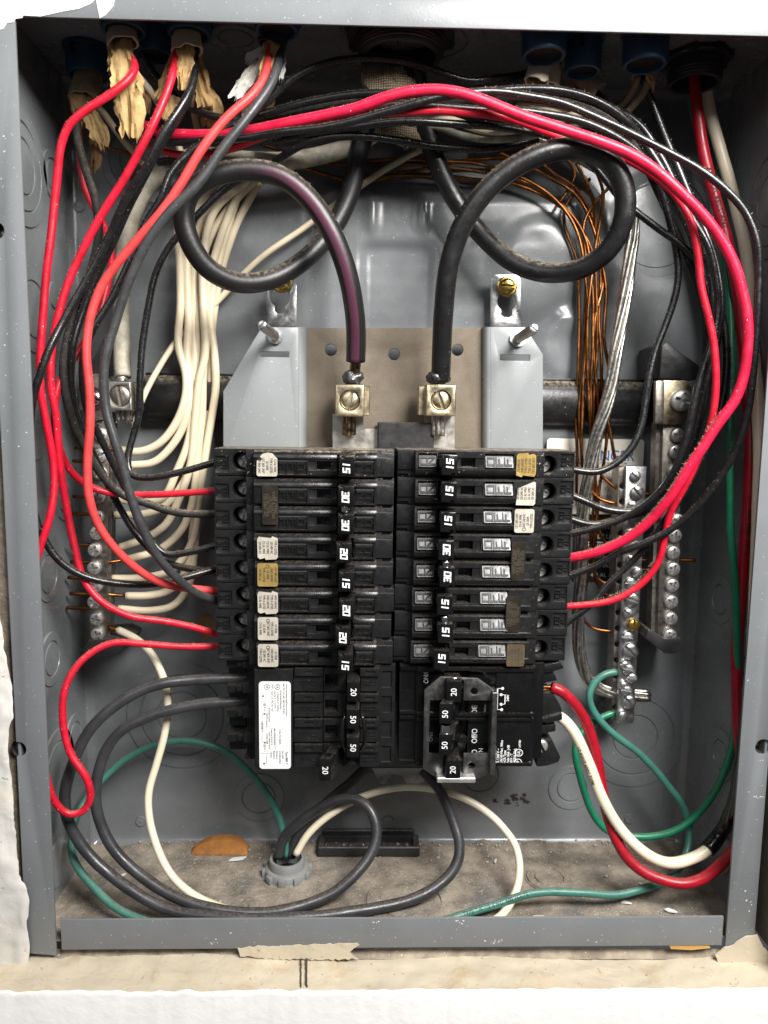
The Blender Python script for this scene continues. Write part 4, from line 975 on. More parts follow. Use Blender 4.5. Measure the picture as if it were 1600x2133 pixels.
for k in range(6): tube_part('strand', [P(246+5*k, 840, 60+2*(k % 2)), P(246+5*k, 868, 60+2*(k % 2)), P(247+5*k, 879+random.uniform(-3, 4), 60+2*(k % 2))], 1.5, 'alu', lg, 8)
m = MB(); m.pxprism([(166, 778), (214, 778), (226, 794), (226, 855), (164, 855)], 57, 6); part('bar_clamp', boolean(m, [], .5), MATS['dull_metal'], NB, 30)
m = MB(); m.pxprism([(180, 856), (214, 856), (214, 874), (196, 876)], 57.6, 5); part('bar_clamp', m, MATS['dull_metal'], NB)
m = MB(); m.lathe([(6.2, 0), (6.2, .8), (4.4, 1.0), (4.4, .9)], P(196, 830, 56.9), (0, -1, 0), 26); part('washer', m, MATS['hub_black'], NB); screw(NB, 'clamp_screw', P(196, 829, 56.2), 4.2, 2.6, 20, 'chrome')
support(NB, [(168, 770), (172, 752), (196, 742), (214, 705), (226, 700), (222, 735), (214, 752), (214, 778), (166, 778)], 58, 30)
support(NB, [(172, 1352), (184, 1334), (240, 1330), (262, 1342), (250, 1362), (215, 1374), (172, 1362)], 56, 34)

# right neutral bar
NR = empty('neutral_bar', P(1390, 1345, 70), 'dull metal neutral terminal bar with cross head screws on the right', 'terminal bar')
hs = [(1395, 905+i*36, 2.0) for i in range(12)]
bar(NR, (1402, 878), (1390, 1335), (40, 40), 60, 11, 'dull_metal', holes=hs)
m = MB(); m.pxprism([(1368, 880), (1382, 882), (1370, 1333), (1356, 1330)], 63.5, 8); part('bar_side', m, MATS['dull_metal'], NR)
for i, (px, py, a) in enumerate(((1409, 906, 10), (1405, 941, 50), (1403, 980, 30), (1402, 1020, 15), (1409, 1084, 20), (1403, 1115, 10), (1400, 1150, 5), (1400, 1184, 20), (1398, 1218, 40), (1396, 1252, 35), (1395, 1287, 12), (1393, 1322, 65))):
    screw(NR, 'bar_screw', P(px, py, 60), 4.1, 2.9, a, 'steel', True)
m = MB(); m.pxprism([(1368, 792), (1432, 792), (1440, 806), (1432, 884), (1366, 884)], 56, 5); part('bar_clamp', boolean(m, [], .6), MATS['brass_lug'], NR, 30)
m = MB(); m.pxprism([(1366, 792), (1386, 792), (1384, 884), (1364, 884)], 53.5, 3.5); part('bar_clamp', boolean(m, [], 1.2), MATS['dull_metal'], NR, 30)
screw(NR, 'clamp_screw', P(1418, 834, 56), 6.2, 3.2, 15, 'steel', True)
support(NR, [(1374, 788), (1378, 720), (1390, 712), (1420, 735), (1456, 760), (1462, 790), (1440, 793)], 56, 36)
support(NR, [(1384, 1330), (1420, 1330), (1428, 1352), (1410, 1362), (1386, 1362), (1345, 1330), (1350, 1310), (1366, 1318)], 55, 36)

# ground bar with slotted screws
GB = empty('ground_bar', P(1300, 1505, 75), 'silver ground terminal bar with slotted screws right of the breakers', 'terminal bar')
hs = [(1310, 1010+i*33, 1.9) for i in range(15)]
bar(GB, (1326, 972), (1303, 1506), (42, 34), 66, 14, 'zinc', holes=hs)
m = MB(); m.pxprism([(1289, 975), (1306, 971), (1288, 1504), (1274, 1500)], 70, 12)
cut = [(cyl(P(1297-16*(k/15), 1012+k*33, 70)+Vector((0, 0, 0)), (0, 1, 0), 1.9, -4, 8, 16), 'DIFFERENCE') for k in range(15)]
part('bar_side', boolean(m, cut, .3), MATS['dull_metal'], GB, 30)
for px, py, r, a in ((1322, 992, 3.2, 40), (1326, 1026, 4.1, 50), (1316, 1054, 3.2, 20), (1322, 1080, 4, 70), (1312, 1110, 3.2, 20), (1327, 1142, 4.2, 60), (1313, 1166, 3.2, 40), (1326, 1192, 3.3, -50), (1312, 1213, 3.2, 0), (1316, 1248, 4.4, 20), (1307, 1277, 3.2, 40), (1306, 1326, 3.3, 5), (1312, 1356, 5.0, 45), (1300, 1383, 2.6, 0), (1308, 1393, 3.4, 10), (1315, 1411, 3.2, 10), (1297, 1426, 2.6, 30), (1304, 1437, 3.3, 8), (1309, 1461, 4.4, 48), (1295, 1490, 3.0, -60)):
    screw(GB, 'bar_screw', P(px, py, 66), r, 2.6, a, 'zinc')
screw(GB, 'brass_screw', P(1318, 1301, 65.8), 3.7, 3.0, 88, 'brass')

# ================================================================== labels on the back
def rounded(x_0, y_0, x_1, y_1, y, r=2.0):
    a = P(x_0, y_0, y); b = P(x_1, y_1, y); pts = []
    for cx, cz, a0 in ((b.x-r, a.z-r, 0), (a.x+r, a.z-r, 90), (a.x+r, b.z+r, 180), (b.x-r, b.z+r, 270)):
        for k in range(5): q = R(a0+22.5*k); pts.append(Vector((cx+r*math.cos(q), y, cz+r*math.sin(q))))
    return pts
yl = 88.0
def flatlabel(name, box, mat, label, y):
    e = empty(name, P((box[0]+box[2])/2, box[3], y), label, 'label'); m = MB(); p = rounded(*box, y); m.prism(p, [q+Vector((0, .3, 0)) for q in p]); part('label_sheet', m, MATS[mat], e, 0); return e
def backy(x_0, y_0, x_1, y_1):
    return min(D-back_h(*BP(x_0+(x_1-x_0)*i/6, y_0+(y_1-y_0)*j/6)) for i in range(7) for j in range(7))-.5
yl = backy(1140, 915, 1330, 1060)
L1 = flatlabel('maker_label', (1140, 913, 1334, 1072), 'label_cream', 'cream maker label with blue lettering on the back panel right of the breakers', yl)
def Lp(px, py): q = P(px, py, yl); return Vector((q.x, yl-.06, q.z))
t = MB(); text_mb(t, 'CHALLENGER', Lp(1236, 950), 6.6, 0, 0, .88)
m = MB(); tube = []
t.box(P(1150, 953, yl).x, P(1168, 953, yl).x, yl-.07, yl-.05, P(1160, 955, yl).z, P(1160, 949, yl).z)
pass
part('blue_lettering', t, MATS['ink_blue'], L1, 0)
t = MB(); text_mb(t, 'ELECTRICAL EQUIPMENT CORPORATION', Lp(1240, 965), 1.5, 0, 0, 1.0)
for k, s_ in enumerate(('MAX 125 AMPS', '120/240 VOLTS', 'CL CTL', 'TYPE 1')): text_mb(t, s_, Lp(1275, 985+k*17), 2.0, 0, 0)
part('small_lettering', t, MATS['ink_dark'], L1, 0)
yl = backy(1205, 1090, 1300, 1200)
L2 = flatlabel('warning_label', (1196, 1082, 1296, 1212), 'ink_black', 'small black label with white lettering low on the back panel right', yl)
t = MB()
for k, s_ in enumerate(('DANGER 1 2', 'LINE SIDE LIVE', 'TURN OFF MAIN', '60/75', 'AMPS MAX', 'CU 14-4 AL 12-4')): text_mb(t, s_, Lp(1246, 1098+k*20), 2.6, 0, 0)
t.box(P(1205, 1130, yl).x, P(1290, 1130, yl).x, yl-.08, yl-.05, P(1205, 1131, yl).z, P(1205, 1128, yl).z)
part('white_lettering', t, MATS['ink_white'], L2, 0)

# ================================================================== entries along the top
def Pz(px, py, z):
    d = _f + _r*((px-800)/FPX) - _u*((py-1066.5)/FPX); return CAM + d*((z-CAM.z)/d.z)
def bushing(px, py, z, r, label):
    """blue plastic cable connector hanging from the top wall; px,py is the middle of its lower rim"""
    c = Pz(px, py, z); top = ZT-.2; h = top-z
    m = MB(); m.lathe([(r*1.12, h), (r*1.12, h-1.5), (r, h-1.7), (r*.97, 1.0), (r*.93, 0), (r*.78, 0), (r*.76, 1.5), (r*.74, h-.5)], c, (0, 0, 1), 36, False)
    o = boolean(m, []) ; 
    e = empty('cable_connector', Vector((c.x, c.y, z)), label, 'connector', 'blue cable connectors along the top')
    part('collar', m, MATS['blue'], e, 40)
    for a in (-20, 100, 220):
        t = MB(); q = R(a-90); d = Vector((math.cos(q), math.sin(q), 0)); s = d.cross(Vector((0, 0, 1))); cc = c+d*(r*.99)
        F = []
        for sx, sz in ((-.5, 0), (.5, 0), (.5, 1), (-.5, 1)): F.append(cc+s*sx*r*.26+Vector((0, 0, h-1.6-sz*h*.38))+d*.25)
        t.prism(F, [p-d*.6 for p in F]); part('notch', t, MATS['dark_hole'], e, 0)
    t = MB(); t.lathe([(r*.78, 2.2), (.02, 2.4)], c, (0, 0, 1), 28, False); part('shade_tongue', t, MATS['dark_hole'], e, 0)  # inner tongue coloured near black for the shade inside the collar
    return c
cb = [bushing(258, 66, 447, 11, 'blue connector round the leftmost tan cable at the top front'), bushing(395, 74, 447, 11, 'blue connector round the second tan cable from the left at the top'),
      bushing(577, 66, 447, 11, 'blue connector round the black cable left of the central hub'), bushing(183, 160, 441, 11, 'dim blue connector deep in the top left corner'),
      bushing(322, 118, 444, 10, 'dim blue connector behind the two tan cables at the top left'), bushing(1133, 118, 440, 11.2, 'blue connector just right of the central hub'),
      bushing(1213, 152, 439, 9.4, 'smaller blue connector between two larger ones at the top right'), bushing(1343, 137, 439, 11.2, 'blue connector nearest the right hand hub')]
def hub(px, py, z, r, label, mat='hub_black'):
    c = Pz(px, py, z); h = ZT-.1-z; e = empty('conduit_hub', c, label, 'conduit fitting', 'conduit hubs in the top wall')
    m = MB(); m.lathe([(r*1.28, h), (r*1.28, h-2.4), (r*1.24, h-3), (r*1.06, h-3.2), (r*1.06, h-5), (r, h-5.2), (r, 1.0), (r*.97, 0), (r*.84, 0), (r*.82, 1), (r*.82, h)], c, (0, 0, 1), 48, False); part('threaded_collar', m, MATS[mat], e, 40)
    for k in range(8):
        q = k*math.pi/4+.3; d = Vector((math.cos(q), math.sin(q), 0)); s = d.cross(Vector((0, 0, 1))); cc = c+d*(r*1.27)+Vector((0, 0, h-1.6)); t = MB()
        F = [cc+s*a*2.4+Vector((0, 0, b*1.5)) for a, b in ((-1, -1), (1, -1), (1, 1), (-1, 1))]; t.prism([p+d*1.6 for p in F], [p-d*1 for p in F]); part('locknut_lug', t, MATS[mat], e, 0)
    for k in range(3):
        t = MB(); z_ = 1.6+k*1.5; t.lathe([(r*1.0, z_), (r*1.025, z_+.4), (r*1.0, z_+.8)], c, (0, 0, 1), 48, False); part('thread', t, MATS[mat], e, 60)
    return c
hub(834, 122, 443, 21, 'large black conduit hub in the middle of the top wall')
hub(1446, 176, 442, 13.5, 'smaller dark conduit hub in the top right corner')
# the burlap-like wrapping torn off the service cable
def ribbon(name, mat, pts, widths, label=None, parent=None, seed=1, nw=12, crumple=1.2, rag=2.0, twist=0.0, cat='paper', group=None, thick=.25):
    """crumpled strip: pts are (px,py,depth); widths in mm at each point"""
    path = spline([P(*p) for p in pts], 1.6); n = len(path); vs = []
    for i, c in enumerate(path):
        k = i/(n-1); f = k*(len(widths)-1); a = int(min(f, len(widths)-2)); wd = widths[a]+(widths[a+1]-widths[a])*(f-a)
        T = (path[min(i+1, n-1)]-path[max(0, i-1)]).normalized(); s = T.cross(Vector((0, -1, 0))).normalized(); nn = s.cross(T)
        q = twist*k; s2 = s*math.cos(q)+nn*math.sin(q); n2 = nn*math.cos(q)-s*math.sin(q)
        for j in range(nw+1):
            u = j/nw-.5; nz = (1-abs(noise.noise(Vector((k*2.4+u*1.8, u*3.4-k, seed*5.3))))*3.2)*crumple*.75 + (1-abs(noise.noise(Vector((k*6-u*3, u*6+k*3, seed*3.1))))*3)*crumple*.35
            cr = (noise.noise(Vector((k*7, seed, u)))+.6*noise.noise(Vector((k*23, seed, u))))*.35*wd
            p = c + s2*(u*wd*1.12+(cr*.5 if abs(u) > .4 else 0)) + n2*(nz - u*u*wd*.22)
            if i >= n-3: p += T*((noise.noise(Vector((j*1.7, seed, 0)))+.6*noise.noise(Vector((j*4.3, seed, 2))))*rag*1.4*(i-n+4)/3)
            vs.append(p)
    m = MB(); N1 = len(vs); fs = [(i*(nw+1)+j, (i+1)*(nw+1)+j, (i+1)*(nw+1)+j+1, i*(nw+1)+j+1) for i in range(n-1) for j in range(nw)]
    b = [v+Vector((0, thick, 0)) for v in vs]
    m.add(vs+b, fs+[tuple(x+N1 for x in reversed(f)) for f in fs])
    if parent is not None: return part(name, m, MATS[mat], parent, 28)
    return solo(name, m, MATS[mat], label, cat, group, smooth=60)
ribbon('cable_wrap', 'burlap_weave', [(800, 120, 38), (800, 150, 34), (822, 168, 32), (850, 188, 34), (878, 200, 40)], [14, 18, 15, 14, 6], 'frayed woven fabric wrap hanging from the central hub', seed=3, nw=12, crumple=1.6, cat='fabric wrap', group='woven cable wraps')
ribbon('cable_wrap', 'burlap_weave', [(790, 258, 56), (815, 272, 54), (850, 286, 56), (882, 300, 60)], [10, 12, 11, 5], 'lower scrap of woven wrap behind the black wires at centre', seed=5, nw=10, crumple=1.4, cat='fabric wrap', group='woven cable wraps')
ribbon('paper_tag', 'label_cream', [(770, 150, 50), (772, 180, 50), (780, 215, 52)], [7, 7, 6], 'pale paper tag below the central hub', seed=8, crumple=.6, cat='paper')

# sheathed cables
def sheathed(name, label, pts, r, mat, flat=.75, papers=(), split=None, group='sheathed cables entering at the top'):
    path = spline([P(*p) for p in pts], 1.6); L = path[-1].copy()
    e = empty(name, L, label, 'cable', group)
    sd = len(LOC)
    fr = frames(path); sides = 20; n = len(fr); vs = []
    for i, (c, T, nn, b) in enumerate(fr):
        for k in range(sides):
            q = 2*math.pi*k/sides; ext = 0
            if i == n-1: ext = noise.noise(Vector((math.cos(q)*1.5, math.sin(q)*1.5, sd)))*2.6
            fl_ = 1+.18*(i/n)**3
            vs.append(c+(nn*math.cos(q)*flat+b*math.sin(q)*fl_)*r+T*ext)
    inn = [Vector(v)+(fr[i//sides][0]-Vector(v))*.16 for i, v in enumerate(vs)]
    m = MB(); N1 = len(vs); fs = [(i*sides+k, i*sides+(k+1) % sides, (i+1)*sides+(k+1) % sides, (i+1)*sides+k) for i in range(n-1) for k in range(sides)]
    rim = [((n-1)*sides+k, (n-1)*sides+(k+1) % sides, N1+(n-1)*sides+(k+1) % sides, N1+(n-1)*sides+k) for k in range(sides)]
    m.add(vs+inn, fs+[tuple(N1+x for x in reversed(f)) for f in fs]+rim); part('sheath', m, MATS[mat], e, 60)
    for i, (mt, pp, ww, kw) in enumerate(papers): ribbon('paper_filler', mt, pp, ww, parent=e, seed=sd+i*3.3, **kw)
    return e
sheathed('sheathed_cable', 'leftmost tan sheathed cable at the top with a long crumpled kraft paper tail', [(252, 20, 26), (253, 50, 25), (254, 72, 24), (256, 93, 22)], 6.9, 'sheath', papers=(
    ('kraft', [(252, 84, 22), (256, 120, 19), (262, 170, 18), (270, 225, 20), (272, 288, 24)], [9, 10, 14, 12, 9], dict(crumple=1.8, nw=12, rag=4)),
    ('kraft', [(258, 84, 23), (270, 140, 22), (282, 180, 22), (286, 206, 24)], [6, 6, 8, 7], dict(crumple=1.2, rag=3)),
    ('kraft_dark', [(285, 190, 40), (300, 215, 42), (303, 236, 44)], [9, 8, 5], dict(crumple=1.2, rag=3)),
    ('kraft', [(240, 92, 24), (232, 110, 23), (240, 140, 22), (230, 150, 22)], [5, 4, 5, 2], dict(crumple=1.4, rag=2))))
sheathed('sheathed_cable', 'second tan sheathed cable at the top with split end and kraft paper', [(388, 20, 28), (388, 50, 27), (388, 76, 26), (390, 108, 24)], 6.9, 'sheath', papers=(
    ('kraft', [(385, 92, 24), (386, 130, 22), (384, 160, 22), (384, 186, 24)], [9, 8, 6.5, 6], dict(crumple=1.1, rag=2)),
    ('kraft', [(400, 105, 30), (412, 140, 32), (424, 190, 36), (440, 225, 42), (430, 262, 48)], [8, 7, 8, 13, 8], dict(crumple=1.6, nw=10, rag=4)),
    ('kraft', [(368, 110, 30), (352, 150, 32), (338, 190, 34), (326, 205, 34)], [6, 6, 6, 3.5], dict(crumple=1.0, rag=3)),
    ('kraft', [(364, 200, 34), (356, 225, 34), (345, 250, 35)], [6, 5, 3], dict(crumple=1.0, rag=2))))
sheathed('sheathed_cable', 'black sheathed cable left of the central hub with white and kraft paper shreds', [(578, 20, 28), (576, 50, 27), (572, 70, 26), (566, 95, 25)], 6.6, 'sheath_black', papers=(
    ('kraft', [(570, 88, 24), (562, 115, 22), (552, 145, 20), (545, 170, 20)], [7, 7, 5, 3], dict(crumple=.9, rag=2)),
    ('sticker_white', [(552, 100, 30), (534, 112, 30), (520, 122, 31), (516, 126, 31)], [3, 4, 5, 2], dict(crumple=.8, rag=2)),
    ('sticker_white', [(584, 100, 26), (587, 130, 26), (584, 168, 27)], [3.5, 4, 2.5], dict(crumple=.8, rag=2)),
    ('label_cream', [(540, 130, 28), (515, 165, 28), (490, 196, 29), (484, 206, 29)], [4.5, 6, 6, 4.5], dict(crumple=1.2, rag=3, nw=10)),
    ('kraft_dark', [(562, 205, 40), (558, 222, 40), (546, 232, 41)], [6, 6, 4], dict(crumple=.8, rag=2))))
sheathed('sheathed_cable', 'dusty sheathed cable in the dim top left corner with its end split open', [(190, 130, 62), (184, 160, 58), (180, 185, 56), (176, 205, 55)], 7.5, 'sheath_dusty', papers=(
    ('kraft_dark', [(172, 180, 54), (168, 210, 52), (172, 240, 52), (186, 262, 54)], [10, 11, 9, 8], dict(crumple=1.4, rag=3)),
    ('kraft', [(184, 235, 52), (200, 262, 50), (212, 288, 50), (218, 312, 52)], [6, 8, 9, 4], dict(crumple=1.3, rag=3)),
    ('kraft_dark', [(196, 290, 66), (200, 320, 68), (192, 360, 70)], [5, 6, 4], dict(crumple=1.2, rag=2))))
sheathed('sheathed_cable', 'front tan cable under the blue connector right of the central hub', [(1136, 90, 36), (1131, 115, 35), (1124, 140, 33), (1117, 172, 31)], 5.6, 'sheath', papers=(('kraft_dark', [(1108, 150, 33), (1113, 168, 31), (1112, 182, 31)], [3, 3, 2], dict(crumple=.8)),))
sheathed('sheathed_cable', 'rear tan cable under the blue connector right of the central hub', [(1150, 90, 41), (1150, 120, 40), (1147, 150, 39), (1142, 185, 38)], 5.2, 'sheath')
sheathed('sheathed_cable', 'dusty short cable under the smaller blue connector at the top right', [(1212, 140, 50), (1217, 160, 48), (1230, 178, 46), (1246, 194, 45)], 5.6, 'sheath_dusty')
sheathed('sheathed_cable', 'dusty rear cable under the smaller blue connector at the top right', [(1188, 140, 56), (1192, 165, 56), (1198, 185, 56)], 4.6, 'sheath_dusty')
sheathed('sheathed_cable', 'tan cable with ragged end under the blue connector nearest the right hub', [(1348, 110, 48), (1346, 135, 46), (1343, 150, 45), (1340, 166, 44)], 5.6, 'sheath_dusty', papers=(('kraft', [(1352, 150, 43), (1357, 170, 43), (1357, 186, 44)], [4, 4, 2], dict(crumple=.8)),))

# ================================================================== wires
GRED, GBLK, GWHT, GCOP = 'red wires', 'black wires', 'white neutral wires', 'bare copper wires'
# ---- the two big service cables, each coiled once
cabL = wire('service_cable', 'thick black cable with a purple stripe coiled above the left lug', 5.3, 'striped_cable', [(812, 120, 48), (797, 180, 54), (775, 240, 60), (750, 310, 63), (730, 400, 66), (692, 478, 64), (632, 543, 58), (562, 583, 50), (492, 588, 40), (432, 558, 32), (396, 505, 27), (382, 450, 25), (396, 400, 24), (444, 366, 24), (515, 354, 26), (585, 368, 28), (645, 415, 30), (694, 490, 32), (725, 575, 36), (740, 660, 42), (742, 715, 47), (741, 752, 50)], 'service cables', 'cable', wob=.2, sides=26, bulge=.015)
tube_part('bare_end', [P(741, 750, 50), P(740, 768, 51), P(733, 800, 55)], 3.0, 'dirty_copper', cabL)
cabR = wire('service_cable', 'thick plain black cable coiled above the right lug', 5.3, 'cable_black', [(862, 120, 48), (872, 190, 54), (888, 270, 60), (908, 335, 63), (948, 415, 66), (1006, 492, 64), (1076, 550, 57), (1150, 569, 48), (1222, 555, 38), (1274, 512, 30), (1300, 452, 25), (1299, 388, 23), (1268, 336, 22), (1205, 310, 22), (1138, 317, 22), (1062, 354, 24), (1000, 412, 26), (957, 484, 30), (934, 560, 34), (924, 650, 40), (920, 730, 47), (918, 790, 52)], 'service cables', 'cable', wob=.2, sides=26, bulge=.015)
tube_part('bare_end', [P(918, 786, 52), P(913, 806, 55)], 3.6, 'alu', cabR)
# ---- pale service neutral, a fat dirty jacket split near its lug
neu = wire('neutral_cable', 'fat dirty off-white neutral cable sweeping left behind the coil to the left lug', 4.7, 'neutral_jacket', [(850, 150, 64), (812, 240, 68), (760, 292, 70), (690, 318, 66), (600, 335, 62), (500, 333, 60), (420, 325, 62), (345, 350, 66), (296, 405, 69), (268, 475, 71), (256, 560, 72), (252, 650, 69), (254, 740, 64), (256, 786, 61)], None, 'cable', wob=.3, sides=18)
tube_part('bare_end', [P(255, 780, 61), P(252, 800, 61)], 3.2, 'alu', neu)
# ---- red wires
wire('red_wire', 'red wire from the leftmost tan cable that ends in a loop low on the left', 1.95, 'red', [(262, 88, 26), (274, 118, 22), (283, 140, 18), (268, 166, 14), (230, 196, 12), (178, 230, 11), (146, 258, 11), (128, 300, 12), (116, 400, 14), (99, 560, 14), (85, 715, 14), (84, 800, 14), (98, 890, 16), (111, 960, 18), (113, 1010, 18), (106, 1060, 16), (93, 1110, 14), (76, 1168, 12), (60, 1240, 10), (54, 1340, 10), (64, 1460, 9), (84, 1560, 9), (97, 1620, 10), (113, 1668, 12), (142, 1696, 14), (172, 1690, 15), (188, 1660, 15), (181, 1622, 15), (146, 1568, 16), (131, 1500, 18), (139, 1424, 22), (176, 1370, 28), (234, 1339, 34), (300, 1342, 38), (370, 1347, 42), (470, 1344, 48)], GRED)
wire('red_wire', 'red wire from the second tan cable running down the left to the seventh left breaker', 1.95, 'red', [(368, 80, 28), (365, 120, 25), (352, 180, 19), (318, 262, 15), (268, 355, 17), (208, 455, 20), (156, 556, 20), (126, 640, 19), (108, 720, 18), (106, 800, 18), (117, 870, 20), (125, 960, 22), (139, 1060, 25), (157, 1145, 25), (175, 1208, 25), (210, 1252, 25), (270, 1283, 29), (340, 1294, 35), (400, 1306, 40), (470, 1325, 48)], GRED)
wire('red_wire', 'faded salmon red wire crossing the left bundle in front from the black cable', 2.15, 'salmon', [(560, 88, 26), (558, 130, 22), (545, 172, 16), (520, 203, 12), (470, 247, 9), (420, 312, 7), (376, 385, 7), (330, 450, 7), (258, 532, 9), (213, 594, 10), (189, 655, 9), (180, 730, 8), (186, 810, 8), (188, 880, 8), (182, 960, 8), (186, 1030, 8), (206, 1095, 10), (246, 1150, 14), (300, 1195, 22), (360, 1220, 32), (470, 1232, 48)], GRED)
wire('red_wire', 'red wire half hidden on the left feeding the second left breaker', 1.9, 'red', [(176, 200, 58), (166, 290, 60), (176, 390, 62), (212, 462, 60), (232, 535, 52), (222, 605, 46), (196, 680, 40), (158, 742, 34), (122, 800, 27), (114, 860, 25), (124, 930, 26), (150, 985, 32), (200, 1018, 40), (262, 1030, 45), (350, 1029, 46), (470, 1020, 48)], GRED)
wire('red_wire', 'thick pink-red wire arching over the right coil and down the right side', 2.7, 'pink_red', [(268, 232, 60), (291, 256, 52), (340, 277, 44), (400, 281, 40), (466, 279, 36), (550, 267, 30), (620, 252, 26), (690, 238, 23), (742, 227, 20), (795, 206, 17), (848, 191, 15), (900, 187, 14), (952, 193, 13), (1010, 211, 13), (1092, 243, 13), (1165, 267, 13), (1238, 291, 12), (1310, 320, 12), (1364, 354, 12), (1410, 393, 11), (1455, 438, 11), (1496, 489, 11), (1527, 545, 11), (1545, 605, 11), (1556, 670, 11), (1558, 730, 11), (1550, 785, 12), (1532, 832, 13), (1496, 882, 15), (1462, 935, 17), (1426, 985, 20), (1392, 1040, 24), (1354, 1086, 29), (1306, 1122, 34), (1249, 1148, 40), (1170, 1166, 48)], GRED)
wire('red_wire', 'thinner red wire under the thick pink one, ending at the sixth right breaker', 1.95, 'red', [(296, 280, 62), (330, 310, 56), (381, 323, 50), (440, 321, 46), (500, 303, 40), (550, 283, 34), (610, 263, 29), (690, 248, 25), (777, 239, 22), (830, 234, 20), (890, 230, 20), (952, 233, 20), (1020, 239, 20), (1085, 254, 22), (1150, 280, 26), (1250, 310, 28), (1340, 350, 26), (1400, 398, 22), (1434, 450, 20), (1454, 530, 20), (1462, 597, 20), (1476, 663, 20), (1488, 730, 20), (1491, 797, 20), (1484, 865, 21), (1470, 918, 23), (1448, 970, 26), (1420, 1025, 30), (1398, 1066, 34), (1385, 1115, 37), (1372, 1168, 39), (1346, 1207, 41), (1308, 1235, 43), (1262, 1254, 45), (1170, 1264, 49)], GRED)
redR = wire('red_wire', 'heavy printed red cable dropping from the right hub and curving up to the lower right breaker', 3.1, 'shaded_red_cable', [(1446, 150, 58), (1450, 210, 57), (1464, 305, 56), (1486, 399, 53), (1516, 507, 50), (1538, 620, 48), (1552, 760, 46), (1562, 900, 44), (1563, 970, 44), (1558, 1060, 44), (1550, 1150, 46), (1542, 1250, 48), (1536, 1340, 48), (1534, 1450, 46), (1545, 1580, 36), (1558, 1690, 22), (1546, 1745, 16), (1503, 1800, 15), (1467, 1827, 17), (1425, 1840, 18), (1383, 1834, 20), (1337, 1813, 23), (1302, 1780, 27), (1278, 1736, 31), (1264, 1690, 34), (1254, 1645, 36), (1247, 1600, 37), (1236, 1548, 38), (1218, 1498, 38), (1196, 1465, 38), (1172, 1441, 38), (1148, 1431, 39)], GRED)
redR['label'] = 'heavy printed red cable from the right hub to the bottom right breaker'
wire_text(redR, 'AND OIL RESISTANT', 52, 2.6, .53, 3.3); wire_text(redR, '8 AWG TYPE MTW', 182, 2.6, .52, 3.3); wire_text(redR, '90C 600V VW-1', 240, 2.6, .52, 3.3)

# ---- black wires on the left
wire('black_wire', 'black wire from the leftmost cable curving right behind the red top bundle', 1.95, 'black_wire', [(276, 70, 32), (290, 105, 40), (330, 165, 46), (380, 213, 46), (430, 238, 42), (490, 248, 40), (545, 238, 40), (590, 226, 38), (640, 213, 36), (690, 203, 34), (742, 196, 33), (790, 194, 32), (850, 196, 30), (930, 196, 27), (1020, 190, 26), (1092, 185, 26), (1150, 186, 26), (1200, 195, 28), (1256, 216, 30), (1300, 246, 33), (1335, 290, 38), (1362, 345, 44), (1380, 410, 48), (1397, 470, 50), (1410, 525, 50), (1413, 579, 50), (1404, 626, 50), (1386, 677, 50), (1368, 724, 50), (1354, 780, 49), (1345, 834, 48), (1338, 880, 47), (1322, 923, 46), (1300, 951, 46), (1270, 974, 46), (1240, 984, 46), (1170, 974, 48)], GBLK)
wire('black_wire', 'black wire from the second cable dipping behind the left rim to the fifth left breaker', 2.0, 'black_wire', [(404, 85, 28), (406, 125, 26), (401, 175, 21), (382, 214, 17), (345, 272, 14), (308, 342, 15), (264, 412, 19), (230, 485, 23), (182, 584, 23), (132, 668, 19), (102, 728, 14), (82, 786, 12), (66, 850, 12), (60, 940, 13), (66, 1040, 15), (86, 1110, 16), (122, 1166, 18), (172, 1199, 22), (240, 1215, 28), (320, 1217, 34), (390, 1202, 39), (470, 1178, 48)], GBLK)
wire('black_wire', 'dusty black wire from the corner cable running to the third left breaker', 2.2, 'dusty_black', [(172, 210, 55), (160, 265, 52), (174, 340, 48), (198, 415, 46), (206, 480, 46), (190, 560, 43), (162, 632, 38), (142, 700, 32), (132, 770, 28), (140, 840, 28), (160, 900, 31), (186, 948, 35), (222, 1002, 40), (262, 1035, 43), (302, 1048, 44), (360, 1065, 46), (470, 1072, 48)], GBLK)
wire('black_wire', 'topmost black wire arching in front of the central hub to the right connector', 1.95, 'black_wire', [(1128, 120, 44), (1100, 152, 42), (1040, 162, 36), (977, 168, 33), (935, 157, 32), (882, 138, 30), (830, 126, 29), (760, 121, 29), (690, 129, 29), (627, 154, 29), (585, 185, 29), (550, 217, 30), (500, 252, 33), (450, 282, 36), (398, 316, 36), (354, 363, 34), (336, 412, 33), (304, 464, 33), (270, 545, 32), (252, 584, 31), (233, 623, 30), (204, 668, 28), (188, 702, 27), (174, 750, 27), (180, 850, 31), (204, 902, 36), (224, 942, 40), (254, 1002, 44), (284, 1060, 46), (312, 1122, 45), (346, 1155, 45), (392, 1151, 46), (470, 1130, 48)], GBLK)
wire('black_wire', 'black wire behind the purple striped coil feeding the top left breaker', 1.95, 'black_wire', [(1120, 290, 66), (1005, 311, 58), (900, 304, 50), (830, 293, 45), (760, 284, 42), (704, 284, 42), (640, 298, 45), (567, 338, 52), (480, 385, 62), (420, 440, 62), (352, 516, 58), (324, 572, 56), (310, 633, 55), (297, 717, 54), (292, 785, 53), (288, 870, 53), (276, 915, 52), (267, 960, 50), (276, 990, 48), (310, 996, 47), (380, 982, 47), (470, 957, 48)], GBLK)
